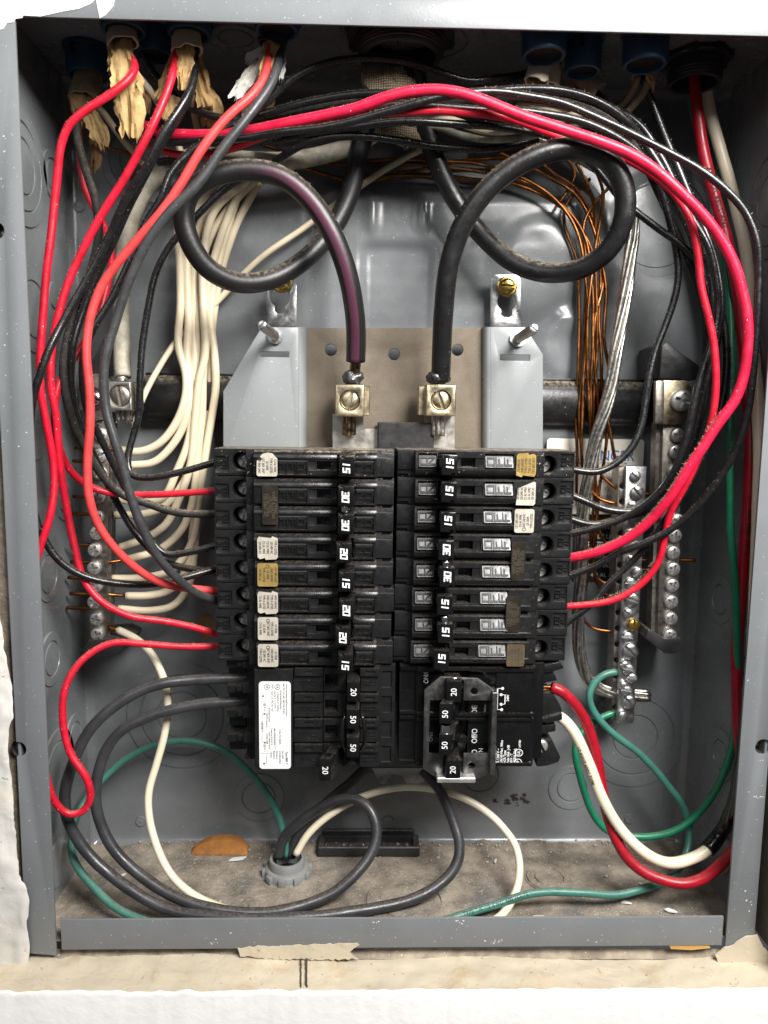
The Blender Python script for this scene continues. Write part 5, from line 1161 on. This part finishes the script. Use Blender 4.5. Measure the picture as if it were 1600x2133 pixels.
wire('black_wire', 'long black wire hugging the right rim down to the fifth right breaker', 1.95, 'black_wire', [(240, 268, 58), (300, 292, 50), (371, 295, 43), (439, 291, 36), (494, 290, 31), (585, 276, 25), (690, 263, 21), (777, 241, 18), (830, 226, 16), (900, 206, 15), (970, 195, 15), (1040, 192, 16), (1092, 198, 17), (1165, 213, 18), (1238, 243, 18), (1310, 276, 17), (1382, 312, 15), (1455, 353, 13), (1513, 397, 11), (1552, 440, 10), (1576, 500, 9), (1582, 560, 9), (1579, 640, 9), (1573, 720, 10), (1567, 790, 11), (1557, 860, 13), (1538, 926, 16), (1503, 990, 20), (1458, 1050, 25), (1405, 1098, 31), (1345, 1131, 36), (1285, 1153, 41), (1236, 1180, 45), (1170, 1206, 49)], GBLK)
wire('black_wire', 'black wire hidden deepest in the left bundle behind the red wires', 2.0, 'black_wire', [(408, 130, 36), (396, 200, 33), (362, 258, 28), (322, 328, 27), (284, 400, 29), (246, 480, 32), (208, 560, 34), (172, 650, 32), (152, 720, 29), (148, 800, 30), (164, 880, 34), (204, 965, 43), (246, 1050, 52), (290, 1120, 54), (350, 1172, 52), (470, 1196, 50)], GBLK)
wire('black_wire', 'black wire in the middle of the top bundle just below the thick pink wire', 2.0, 'black_wire', [(330, 338, 62), (420, 322, 54), (520, 300, 46), (620, 264, 38), (720, 242, 34), (820, 218, 32), (920, 222, 31), (1020, 230, 31), (1110, 234, 31), (1200, 250, 32), (1290, 288, 34), (1360, 350, 37), (1410, 430, 39), (1450, 520, 40), (1476, 620, 40), (1482, 720, 40), (1472, 820, 41), (1442, 920, 43), (1400, 1000, 47), (1360, 1046, 52), (1310, 1068, 54)], GBLK)
wire('black_wire', 'black wire at the back of the top bundle above the pale wires', 2.0, 'dusty_black', [(552, 244, 48), (660, 224, 46), (760, 213, 44), (880, 218, 44), (1000, 208, 42), (1100, 204, 40), (1180, 214, 40), (1240, 234, 42), (1292, 270, 45), (1332, 322, 48), (1368, 392, 50), (1402, 470, 52), (1446, 570, 50), (1472, 680, 48), (1462, 800, 48), (1428, 920, 50), (1384, 1020, 54), (1330, 1070, 56)], GBLK)
wire('grey_wire', 'thick grey-black wire crossing in front of the left bundle beside the salmon wire', 2.3, 'grey_wire', [(586, 80, 28), (582, 120, 24), (572, 155, 17), (556, 190, 13), (520, 240, 9), (462, 312, 6), (410, 386, 5), (356, 440, 5), (310, 500, 6), (282, 558, 7), (256, 620, 8), (233, 690, 8), (219, 750, 7), (216, 805, 7), (223, 862, 7), (240, 920, 7), (258, 980, 8), (276, 1045, 9), (302, 1112, 12), (346, 1180, 20), (400, 1230, 32), (470, 1258, 48)], GBLK)
# ---- black wires on the right
wire('black_wire', 'black wire crossing behind the right coil and ending at the seventh right breaker', 1.95, 'black_wire', [(545, 296, 50), (620, 282, 44), (704, 270, 40), (777, 259, 37), (830, 254, 36), (900, 255, 36), (1005, 261, 40), (1092, 273, 46), (1161, 290, 54), (1235, 345, 62), (1290, 410, 58), (1364, 471, 52), (1419, 510, 46), (1466, 560, 42), (1500, 640, 38), (1514, 730, 36), (1505, 840, 35), (1478, 920, 35), (1440, 1000, 36), (1395, 1070, 39), (1360, 1120, 42), (1324, 1162, 45), (1290, 1196, 47), (1262, 1222, 48), (1232, 1258, 48), (1170, 1306, 50)], GBLK)
wire('black_wire', 'black wire from the smaller connector ending at the fourth right breaker', 2.0, 'black_wire', [(1225, 178, 52), (1262, 214, 46), (1312, 258, 40), (1352, 312, 36), (1398, 385, 33), (1438, 450, 30), (1474, 510, 28), (1490, 575, 28), (1495, 634, 28), (1489, 690, 28), (1474, 742, 28), (1457, 795, 28), (1442, 855, 28), (1426, 925, 29), (1402, 988, 31), (1369, 1030, 35), (1330, 1063, 39), (1289, 1084, 43), (1242, 1099, 46), (1170, 1116, 49)], GBLK)
wire('black_wire', 'dusty black wire from the right connector ending at the second right breaker', 2.0, 'black_wire', [(1338, 160, 46), (1352, 198, 48), (1372, 250, 48), (1395, 310, 46), (1424, 380, 43), (1458, 455, 40), (1488, 540, 36), (1502, 610, 34), (1498, 690, 34), (1480, 760, 34), (1462, 830, 35), (1444, 910, 36), (1412, 985, 39), (1376, 1040, 43), (1338, 1062, 45), (1289, 1065, 46), (1251, 1058, 47), (1223, 1046, 47), (1170, 1024, 49)], GBLK)
wire('black_wire', 'black wire lowest of the three curving into the third right breaker', 2.0, 'black_wire', [(1200, 185, 56), (1245, 212, 52), (1300, 236, 48), (1340, 268, 46), (1378, 330, 44), (1412, 400, 43), (1450, 480, 41), (1478, 560, 39), (1486, 640, 38), (1482, 730, 38), (1466, 810, 38), (1450, 890, 39), (1420, 970, 42), (1388, 1034, 46), (1340, 1066, 48), (1289, 1080, 49), (1258, 1090, 49), (1232, 1093, 48), (1208, 1088, 48), (1170, 1074, 49)], GBLK)
wire('grey_wire', 'short dusty grey wire leaving the right ragged cable toward the black bundle', 1.9, 'sheath_dusty', [(1330, 158, 46), (1322, 180, 48), (1308, 205, 52), (1290, 225, 58)], 'short dusty wires at the right connectors')
wire('grey_wire', 'second dusty grey wire beside it at the right ragged cable, bending forward', 1.9, 'sheath_dusty', [(1350, 165, 45), (1344, 190, 46), (1326, 212, 50), (1300, 240, 56)], 'short dusty wires at the right connectors')
wire('grey_wire', 'short dusty pale wire below the front tan cable right of the central hub', 1.8, 'sheath_dusty', [(1112, 160, 33), (1098, 178, 36), (1078, 196, 42), (1062, 212, 50)], 'short dusty wires at the right connectors')

# ---- white neutral wires: a sheaf falling behind the purple coil, each turning in to the left bar
WH = [  # (control points, bare end, label)
    ([(470, 330, 76), (402, 395, 79), (373, 450, 79), (374, 540, 78), (376, 640, 78), (372, 720, 77), (386, 780, 75), (384, 836, 73), (362, 890, 71), (330, 925, 69), (290, 941, 67), (250, 937, 65)], (228, 935), 'top', 2.3),
    ([(500, 330, 78), (436, 398, 81), (392, 470, 81), (390, 560, 80), (392, 660, 79), (390, 740, 77), (396, 800, 75), (390, 862, 73), (364, 920, 71), (322, 962, 69), (268, 969, 66)], (226, 962), 'second', 2.3),
    ([(545, 330, 80), (460, 410, 82), (410, 490, 82), (404, 580, 81), (405, 680, 80), (404, 770, 78), (402, 850, 76), (392, 920, 74), (368, 985, 72), (340, 1036, 70), (290, 1044, 68), (236, 1038, 66)], (222, 1036), 'third', 2.3),
    ([(560, 345, 82), (480, 430, 83), (428, 520, 83), (416, 610, 82), (414, 700, 80), (410, 790, 79), (412, 880, 77), (400, 960, 75), (370, 1024, 73), (330, 1062, 71), (290, 1072, 69), (238, 1073, 66)], (218, 1072), 'fourth', 2.3),
    ([(520, 370, 76), (446, 440, 76), (424, 540, 76), (424, 640, 76), (428, 730, 75), (414, 800, 74), (406, 880, 73), (396, 970, 72), (370, 1050, 71), (346, 1092, 70), (300, 1122, 69), (250, 1140, 67)], (218, 1136), 'fifth', 2.3),
    ([(515, 372, 79), (480, 440, 80), (440, 560, 80), (430, 650, 80), (424, 760, 78), (420, 860, 76), (412, 960, 75), (396, 1060, 73), (374, 1110, 72), (330, 1146, 70), (262, 1166, 68)], (220, 1172), 'sixth', 2.3),
    ([(505, 380, 82), (492, 420, 83), (456, 540, 83), (438, 660, 82), (448, 740, 80), (450, 800, 78), (440, 880, 77), (424, 960, 76), (414, 1060, 75), (396, 1140, 73), (360, 1186, 71), (300, 1204, 70), (234, 1205, 67)], (216, 1205), 'seventh', 2.3),
    ([(540, 380, 86), (500, 450, 86), (462, 560, 86), (444, 660, 85), (440, 760, 83), (434, 860, 81), (416, 980, 79), (402, 1100, 77), (390, 1180, 75), (360, 1225, 73), (310, 1240, 71), (262, 1241, 69)], (216, 1238), 'eighth', 2.3),
    ([(430, 350, 84), (386, 430, 86), (382, 560, 86), (396, 700, 84), (420, 800, 82), (420, 920, 80), (412, 1060, 78), (404, 1160, 76), (390, 1226, 74), (360, 1262, 72), (310, 1272, 71), (246, 1268, 69)], (214, 1268), 'lowest', 2.3)]
for pts, be, nm, r_ in WH:
    o = wire('white_wire', 'white wire turning into the left bar, %s of the sheaf from above' % nm, r_, 'white_wire', pts, GWHT, bare=[('end', 'copper', 1.05, [be+(63,), (be[0]-40, be[1]-1, 64), (be[0]-68-random.uniform(0, 8), be[1]-2, 64)])], wob=.7)
wire('white_wire', 'white wire slanting from behind the left coil down to the left lug', 1.75, 'white_wire', [(900, 300, 84), (800, 355, 84), (700, 425, 84), (640, 470, 84), (540, 540, 84), (449, 632, 84), (368, 711, 80), (314, 796, 72), (292, 842, 68), (276, 884, 66)], GWHT)
wire('white_wire', 'white wire lying under the black bundle at top right, upper one', 2.1, 'cream_wire', [(1142, 180, 38), (1110, 205, 44), (1078, 222, 46), (1120, 219, 44), (1165, 232, 45), (1210, 240, 50), (1245, 236, 58)], GWHT)
wire('white_wire', 'white wire lying under the black bundle at top right, lower one', 2.1, 'white_wire', [(1250, 238, 50), (1205, 238, 44), (1160, 252, 44), (1090, 268, 46), (1010, 272, 50), (930, 248, 52), (860, 240, 54), (760, 300, 66), (640, 322, 74), (545, 340, 78)], GWHT)
wire('white_wire', 'pale grey wire along the top bundle just above the right coil', 2.0, 'neutral_jacket', [(1260, 256, 52), (1190, 262, 50), (1120, 280, 50), (1040, 290, 52), (960, 282, 54), (905, 262, 56), (820, 275, 64), (700, 312, 72)], GWHT)
wire('white_wire', 'white wire slipping from the leftmost tan cable behind the kraft paper', 1.9, 'cream_wire', [(250, 96, 26), (262, 130, 30), (290, 160, 36), (318, 196, 42), (345, 240, 50), (372, 300, 62), (395, 380, 74)], GWHT)
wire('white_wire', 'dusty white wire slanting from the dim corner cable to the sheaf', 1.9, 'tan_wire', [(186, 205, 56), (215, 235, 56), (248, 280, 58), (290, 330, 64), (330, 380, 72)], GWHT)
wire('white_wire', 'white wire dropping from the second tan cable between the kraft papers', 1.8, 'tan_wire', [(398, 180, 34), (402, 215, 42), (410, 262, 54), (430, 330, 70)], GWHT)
wire('white_wire', 'white wire leaving the black cable beside the salmon wire', 1.9, 'cream_wire', [(556, 90, 28), (545, 130, 28), (535, 165, 30), (520, 200, 38), (505, 270, 56), (498, 330, 72)], GWHT)
wire('white_wire', 'white wire from the foot of the left bar round the floor to the conduit', 2.2, 'cream_wire', [(246, 1312, 62), (285, 1332, 58), (316, 1363, 54), (335, 1397, 52), (346, 1428, 52), (350, 1472, 52), (341, 1532, 50), (326, 1592, 48), (311, 1650, 44), (311, 1701, 40), (320, 1746, 36), (338, 1792, 32), (366, 1833, 28), (408, 1868, 24), (472, 1893, 20), (560, 1915, 14), (700, 1934, 9), (850, 1940, 7), (970, 1932, 8), (1036, 1914, 12), (1062, 1884, 20), (1079, 1843, 30), (1082, 1796, 40), (1072, 1757, 48), (1052, 1728, 54), (1032, 1706, 58), (990, 1675, 62), (920, 1648, 66), (850, 1639, 68), (780, 1651, 68), (727, 1673, 66), (675, 1706, 63), (640, 1740, 60), (616, 1780, 58)], GWHT, bare=[('start', 'copper', 1.6, [(236, 1310, 63), (226, 1306, 64)])])
wb = wire('white_wire', 'heavy cream wire from the lower right breaker with black tape at its far end', 3.2, 'cream_wire', [(1150, 1486, 42), (1172, 1496, 40), (1194, 1520, 38), (1214, 1560, 36), (1232, 1606, 34), (1252, 1658, 32), (1285, 1715, 29), (1320, 1757, 26), (1355, 1784, 24), (1392, 1796, 23), (1432, 1791, 24), (1474, 1772, 26), (1502, 1735, 30), (1528, 1680, 34), (1548, 1580, 40), (1562, 1440, 44), (1570, 1300, 46), (1576, 1150, 48), (1582, 980, 50), (1578, 840, 52), (1566, 690, 54), (1556, 543, 56), (1542, 470, 57), (1524, 395, 58), (1495, 292, 60), (1480, 236, 62), (1466, 150, 62)], GWHT)
pw = PATHS[wb.name]; i0 = min(range(len(pw)), key=lambda i: (pw[i]-PW(1472, 1773, 26, 3.2)).length); i1 = min(range(i0, len(pw)), key=lambda i: abs(pw[i].z-P(1569, 1315, 46).z))
tube_part('black_tape', pw[i0:i1:3], 4.1, 'black_gloss', wb, 16, bulge=.12)
wire_text(wb, '12 AWG 600V TYPE', 24, 1.9, .62, 3.2); wire_text(wb, '(UL) MTW OR THHN 8 AWG', 60, 1.7, .70, 3.2)

# ---- bottom black feeders
wire('black_feeder', 'outer black feeder from the lower left breaker round the floor to the lower right', 3.05, 'bottom_black', [(520, 1411, 48), (480, 1414, 46), (390, 1417, 42), (330, 1426, 38), (270, 1449, 34), (225, 1479, 31), (187, 1521, 28), (160, 1569, 26), (142, 1620, 25), (136, 1667, 25), (143, 1711, 25), (163, 1752, 25), (193, 1789, 24), (231, 1823, 22), (272, 1853, 19), (321, 1882, 16), (371, 1899, 14), (440, 1909, 12), (540, 1915, 11), (640, 1910, 13), (710, 1902, 16), (780, 1892, 20), (850, 1876, 24), (902, 1854, 28), (937, 1824, 33), (955, 1788, 38), (956, 1750, 43), (945, 1712, 48), (928, 1670, 52), (906, 1634, 55), (880, 1604, 58)], 'black feeders at the bottom', wob=.8, bulge=.07)
wire('black_feeder', 'inner black feeder from the lower left breaker curling into the bottom conduit', 3.05, 'bottom_black', [(520, 1458, 48), (480, 1462, 46), (420, 1466, 44), (360, 1477, 42), (300, 1497, 40), (256, 1521, 38), (223, 1560, 36), (205, 1607, 34), (199, 1665, 32), (209, 1715, 30), (230, 1759, 28), (264, 1799, 26), (305, 1833, 23), (355, 1863, 20), (422, 1888, 17), (490, 1900, 16), (570, 1900, 18), (633, 1886, 22), (692, 1861, 27), (738, 1824, 33), (769, 1785, 39), (784, 1740, 45), (779, 1701, 50), (761, 1675, 54), (733, 1664, 57), (692, 1671, 59), (647, 1694, 60), (612, 1722, 60), (588, 1752, 60), (582, 1785, 60)], 'black feeders at the bottom', wob=.8, bulge=.07)
wire('black_feeder', 'short black feeder rising from the bottom conduit behind the breakers', 2.9, 'bottom_black', [(606, 1785, 64), (618, 1745, 66), (645, 1705, 68), (690, 1662, 70), (735, 1625, 70), (770, 1590, 70)], 'black feeders at the bottom')

# ---- green wires
gr = wire('green_wire', 'bright green wire down the right side looping up to the foot of the ground bar', 2.1, 'green', [(1430, 170, 64), (1460, 300, 64), (1490, 430, 62), (1512, 560, 58), (1522, 680, 48), (1523, 790, 40), (1521, 900, 34), (1520, 1000, 31), (1523, 1100, 29), (1528, 1180, 28), (1534, 1280, 28), (1536, 1380, 28), (1532, 1500, 30), (1518, 1580, 34), (1494, 1642, 38), (1454, 1694, 45), (1408, 1729, 46), (1357, 1743, 48), (1310, 1742, 50), (1266, 1730, 52), (1237, 1698, 54), (1219, 1656, 57), (1207, 1612, 60), (1199, 1572, 63), (1202, 1540, 66), (1218, 1517, 68), (1246, 1498, 70), (1284, 1482, 72)], 'green ground wires')
wire_text(gr, '14 AWG 600V TYPE TEW', 150, 1.6, .58, 2.1); wire_text(gr, 'THWN OR MTW 90C', 196, 1.6, .58, 2.1)
gg = wire('green_wire', 'grey-green wire from the ground bar along the floor and round to the bottom conduit', 2.15, 'grey_green', [(1290, 1400, 70), (1266, 1402, 69), (1240, 1420, 68), (1227, 1449, 66), (1234, 1477, 65), (1254, 1504, 64), (1284, 1533, 63), (1332, 1569, 62), (1370, 1608, 60), (1394, 1640, 58), (1418, 1672, 56), (1434, 1712, 54), (1436, 1754, 50), (1424, 1792, 44), (1400, 1826, 36), (1368, 1844, 31), (1337, 1852, 28), (1285, 1864, 25), (1215, 1860, 24), (1145, 1858, 23), (1092, 1864, 21), (1040, 1882, 18), (980, 1900, 14), (900, 1922, 9), (760, 1936, 6), (560, 1940, 6), (400, 1938, 7), (320, 1924, 9), (270, 1904, 13), (234, 1884, 17), (192, 1846, 24), (162, 1808, 30), (149, 1770, 38), (158, 1704, 52), (178, 1665, 60), (213, 1625, 66), (256, 1585, 72), (300, 1560, 75), (345, 1546, 77), (392, 1542, 78), (436, 1551, 78), (480, 1572, 77), (522, 1610, 75), (560, 1660, 72), (583, 1705, 69), (592, 1745, 66), (598, 1785, 64)], 'green ground wires')
wire_text(gg, 'TYPE TW  12 AWG  600 VOLTS', 292, 2.0, .60, 2.15, flip=True)

# ---- bare aluminium ground conductor: twisted strands
AL = empty('bare_ground_cable', P(1246, 1435, 70), 'twisted silver bare ground cable dropping behind the right breakers', 'cable')
ap = spline([P(*p) for p in [(1000, 270, 76), (1150, 300, 80), (1260, 360, 80), (1310, 430, 76), (1318, 480, 72), (1312, 540, 70), (1304, 605, 69), (1294, 672, 68), (1282, 742, 67), (1274, 800, 67), (1262, 850, 67), (1248, 890, 68), (1237, 932, 69), (1226, 990, 70), (1216, 1050, 71), (1212, 1125, 72), (1209, 1210, 73), (1204, 1300, 73), (1208, 1362, 73), (1222, 1408, 73), (1248, 1434, 73), (1282, 1444, 73), (1320, 1448, 73), (1352, 1449, 73)]], 2.0)
fr_ = frames(ap)
for k in range(7):
    pts = []
    for i, (c, T, n_, b_) in enumerate(fr_):
        q = k*1.0472+i*.07; rr = 0 if k == 6 else 2.6
        pts.append(c+n_*math.cos(q)*rr+b_*math.sin(q)*rr)
    L = wloc(AL); o = link('strand', tube_mesh('strand', pts, 1.35, MATS['alu'], 9, L, k, .03), AL); LOC[o.name] = L

# ---- bare copper wires
CW = [
    ([(540, 300, 84), (640, 325, 86), (760, 335, 86), (900, 333, 84), (1010, 345, 82), (1090, 372, 80), (1150, 410, 79), (1192, 460, 78), (1214, 530, 77), (1224, 640, 76), (1218, 760, 76), (1212, 900, 76), (1218, 1000, 76), (1250, 1040, 76), (1300, 1052, 74)], 'copper wire outermost of the fan inside the right coil'),
    ([(600, 345, 88), (720, 342, 88), (880, 345, 86), (1000, 358, 84), (1080, 376, 82), (1140, 404, 80), (1190, 446, 79), (1220, 500, 78), (1232, 580, 77), (1235, 700, 76), (1230, 820, 76), (1234, 920, 76), (1250, 985, 76), (1300, 1030, 74)], 'copper wire running left to right under the neutral cable'),
    ([(700, 372, 88), (840, 366, 88), (980, 372, 86), (1070, 384, 84), (1132, 408, 82), (1180, 440, 80), (1214, 486, 79), (1238, 550, 78), (1244, 660, 77), (1240, 780, 77), (1236, 900, 77), (1240, 1000, 78), (1246, 1100, 78), (1270, 1140, 77), (1310, 1150, 75)], 'copper wire lowest of the horizontal ones behind the coils'),
    ([(1040, 318, 78), (1100, 345, 80), (1160, 380, 81), (1212, 425, 81), (1240, 480, 80), (1250, 560, 79), (1248, 680, 78), (1256, 780, 77), (1264, 880, 77), (1280, 950, 76), (1305, 1006, 74)], 'copper wire slanting to the topmost hole of the ground bar'),
    ([(1120, 330, 76), (1150, 360, 78), (1196, 390, 80), (1224, 430, 81), (1246, 490, 80), (1256, 580, 79), (1242, 660, 77), (1236, 740, 76), (1246, 840, 76), (1244, 960, 77), (1240, 1080, 78), (1236, 1180, 78), (1252, 1230, 77), (1300, 1255, 75)], 'copper wire with a kink crossing the fan in the right coil'),
    ([(1200, 340, 74), (1222, 380, 77), (1238, 430, 79), (1244, 500, 79), (1262, 600, 78), (1258, 700, 78), (1270, 780, 78), (1266, 900, 78), (1252, 1000, 78), (1240, 1120, 79), (1222, 1220, 79), (1216, 1290, 78), (1240, 1312, 77), (1300, 1316, 75)], 'copper wire ending level at the brass screw of the ground bar'),
    ([(1240, 350, 73), (1256, 400, 76), (1250, 460, 78), (1236, 540, 77), (1228, 640, 75), (1222, 720, 75), (1226, 820, 75), (1236, 940, 76), (1236, 1040, 78), (1230, 1140, 79), (1240, 1200, 79), (1262, 1216, 78), (1305, 1218, 75)], 'copper wire bright in front of the vertical sheaf'),
    ([(1170, 320, 80), (1196, 356, 82), (1180, 400, 83), (1160, 430, 84)], 'short dark copper wire crossing at the top of the right coil'),
    ([(1230, 372, 80), (1204, 398, 82), (1180, 430, 84), (1176, 470, 84), (1200, 540, 83), (1206, 640, 82), (1204, 760, 81), (1200, 900, 80), (1204, 1060, 80), (1216, 1160, 80)], 'dark copper wire hidden at the left of the vertical sheaf'),
    ([(1270, 390, 77), (1240, 420, 79), (1216, 460, 80), (1222, 540, 79), (1216, 700, 78), (1208, 860, 78), (1212, 960, 78)], 'copper wire bending back inside the right coil'),
    ([(560, 325, 80), (640, 352, 84), (760, 378, 88), (880, 352, 88), (1000, 330, 85), (1100, 322, 82)], 'copper wire bowed between the two coils'),
    ([(195, 290, 62), (230, 310, 64), (270, 322, 66), (330, 350, 74)], 'short copper wire leaving the dim corner cable'),
]
for pts, lb in CW: wire('copper_wire', lb, .98, 'copper', pts, GCOP, wob=1.3, sides=10)
for i, (px, py) in enumerate(((1350, 1028), (1352, 1062), (1346, 1166), (1346, 1186), (1336, 1316))):
    wire('copper_stub', 'short copper end poking right out of the ground bar, number %s from the top' % ('one', 'two', 'three', 'four', 'five')[i], 1.0, 'copper', [(px-24, py, 73), (px, py+1, 73), (px+16+6*(i % 2), py+2, 73)], 'copper ends at the ground bar', wob=.2, sides=8)
wire('copper_stub', 'copper end poking far right from the right neutral bar', 1.0, 'copper', [(1400, 1166, 66), (1425, 1167, 66), (1448, 1167, 66)], None, wob=.2, sides=8)

# ================================================================== things on the floor
cz = ZB+1; cc = Pz(598, 1790, ZB+9)
CO = empty('bottom_conduit', Vector((cc.x, cc.y, ZB)), 'grey plastic conduit fitting with ribbed locknut in the floor', 'conduit fitting')
m = MB(); m.lathe([(13.5, 0), (13.5, 4.2), (13.0, 4.8), (10.8, 5.0), (10.8, 9.5), (10.4, 10.2), (8.9, 10.2), (8.6, 9), (8.6, -1)], (cc.x, cc.y, ZB), (0, 0, 1), 44, False); part('collar', m, MATS['conduit_grey'], CO, 40)
for k in range(10):
    q = k*math.pi/5+.2; d = Vector((math.cos(q), math.sin(q), 0)); s = d.cross(Vector((0, 0, 1))); c0 = Vector((cc.x, cc.y, ZB+2.2))+d*14; m = MB()
    F = [c0+s*a*2.0+Vector((0, 0, b*2.2)) for a, b in ((-1, -1), (1, -1), (1, 1), (-1, 1))]; m.prism([p+d*1.3 for p in F], [p-d*1.5 for p in F]); part('locknut_rib', boolean(m, [], .3), MATS['conduit_grey'], CO, 30)
m = MB(); m.lathe([(8.8, 0), (.02, 0)], (cc.x, cc.y, ZB+1.2), (0, 0, 1), 24, False); part('bore', m, MATS['dark_hole'], CO)
m = MB(); a = P(662, 1748, 80); b = P(874, 1776, 80); z_0 = ZB+.5; z_1 = P(760, 1733, 92).z
m.box(a.x, b.x, 77, 93, z_0, z_0+6.6, .6); 
slot = bx(a.x+4, b.x-4, 79.5, 90, z_0+2, z_0+20)
m2 = boolean(m, [(slot, 'DIFFERENCE')], .4)
e = empty('slotted_bracket', Vector(((a.x+b.x)/2, 84, z_0)), 'black slotted plastic bracket lying at the back of the floor', 'bracket'); part('body', m2, MATS['hub_black'], e, 30)
m = MB(); m.box(a.x+3, b.x-3, 90.5, 93.5, z_0+4, z_0+10.5, .6); part('back_rail', m, MATS['hub_black'], e)
# rusty knockout slug leaning on the back
m = MB(); c = Vector((P(470, 1765, 86).x, 85, ZB+1)); pts = []
for k in range(25): q = math.pi*k/24; pts.append(Vector((c.x+18.0*math.cos(q)-3, 0, max(.2, 8.6*math.sin(q)+1.5*math.cos(q)*math.sin(q)))))
F = [Vector((p.x, 80.0+p.z*.45, ZB+p.z)) for p in pts]; m.prism(F, [p+Vector((0, 4.5, 1.2)) for p in F])
solo('rusty_slug', boolean(m, [], .5), MATS['rust'], 'rust orange half disc standing at the back of the floor', 'metal slug')
# loose flakes and crumbs
m = MB()
for i in range(520):
    x = random.uniform(-170, 172); y = random.choice((random.uniform(6, 92), random.triangular(70, 93, 92), random.triangular(76, 93, 93))); r = random.choice((.2, .22, .25, .3, .35, .45, .7))*random.uniform(.6, 1.2)
    z = ZB+.6+(2.2 if y > 86 else .3); n = 5; a0 = random.uniform(0, 6)
    tl = Vector((random.uniform(-.3, .3), random.uniform(-.3, .3), 0))
    F = [Vector((x+r*math.cos(a0+k*1.2566)*random.uniform(.6, 1.5), y+r*math.sin(a0+k*1.2566)*random.uniform(.6, 1.2), z+r*.35*random.uniform(.4, 1.2))) for k in range(n)]
    m.prism(F, [Vector((p.x, p.y, z-.3)) for p in F])
solo('dust_crumbs', m, MATS['flake'], 'pale crumbs and flakes of plaster scattered over the dusty floor', 'crumbs', kind='stuff', smooth=0)
for px, py, L_, a_, lb in ((495, 1788, 11, .25, 'long white plaster flake in front of the rusty half disc'), (257, 1822, 4, .9, 'white plaster crumb between the black feeders at lower left'), (1398, 1897, 7, -.5, 'white plaster flake on the floor near the right corner'), (1305, 1880, 6, -.3, 'pale flake below the grey-green wire on the floor'), (1120, 1910, 8, .1, 'pale flake against the middle of the bottom lip'), (1032, 1793, 5, 1.2, 'thin pale flake behind the right end of the feeder loop')):
    c = Pz(px, py, ZB+1.5); m = MB(); d = Vector((math.cos(a_), math.sin(a_), 0)); s = Vector((-d.y, d.x, 0))
    F = [c+d*L_*u/2+s*v*L_*.16+Vector((0, 0, random.uniform(0, .8))) for u, v in ((-1, -.4), (-.3, -1), (.5, -.8), (1, .1), (.4, .8), (-.5, .9))]; m.prism(F, [p-Vector((0, 0, .8)) for p in F])
    solo('plaster_flake', m, MATS['wall_white'], lb, 'plaster flake', 'plaster flakes on the floor')

# ================================================================== wear and dust
# lint clinging to the upper side of the wires
FUZZ = material('lint', (.46, .37, .26), .95, 0, .2, 300)
def lint(o, r, count, seed, lo=0.0, hi=1.0, length=.85):
    rs = random.Random(seed); fr = frames(PATHS[o.name]); m = MB(); n = len(fr)
    for _ in range(count):
        c, T, nn, b = fr[min(n-2, int((lo+(hi-lo)*rs.random())*n))]
        up = Vector((0, -.25, 1)); up = up-T*up.dot(T)
        if up.length < .3: continue
        up.normalize(); q = rs.gauss(0, .6); sd = T.cross(up)
        d = (up*math.cos(q)+sd*math.sin(q)).normalized(); base = c+T*rs.uniform(-1, 1)+d*r*.97
        L = length*rs.uniform(.3, 1.1); bend = Vector((rs.gauss(0, .5), rs.gauss(0, .5), rs.gauss(0, .4)))*L
        wv = T*.07; tip = base+d*L*.8+bend*.6; mid = base+d*L*.5+bend*.15
        m.add([base-wv, base+wv, mid+wv*.7, mid-wv*.7, tip], [(0, 1, 2, 3), (3, 2, 4)])
    if m.v: tag(part('lint', m, FUZZ, o, 0), kind='stuff')
for o in [x for x in COL.objects if x.name in PATHS]:
    nm = o.name.split('.')[0]
    if nm in ('red_wire', 'black_wire', 'service_cable', 'grey_wire'):
        L = sum((PATHS[o.name][i+1]-PATHS[o.name][i]).length for i in range(len(PATHS[o.name])-1))
        rad = {'service_cable': 5.3, 'grey_wire': 2.2}.get(nm, 2.0)
        if 'pink' in o['label'] and 'thick' in o['label']: rad = 2.7; lint(o, rad, 420, 3, .78, .97, 1.5)
        if 'heavy' in o['label']: continue
        lint(o, rad, int(L*(.45 if nm != 'service_cable' else 1.2)), hash(o['label']) % 997 if False else len(o['label'])*7)
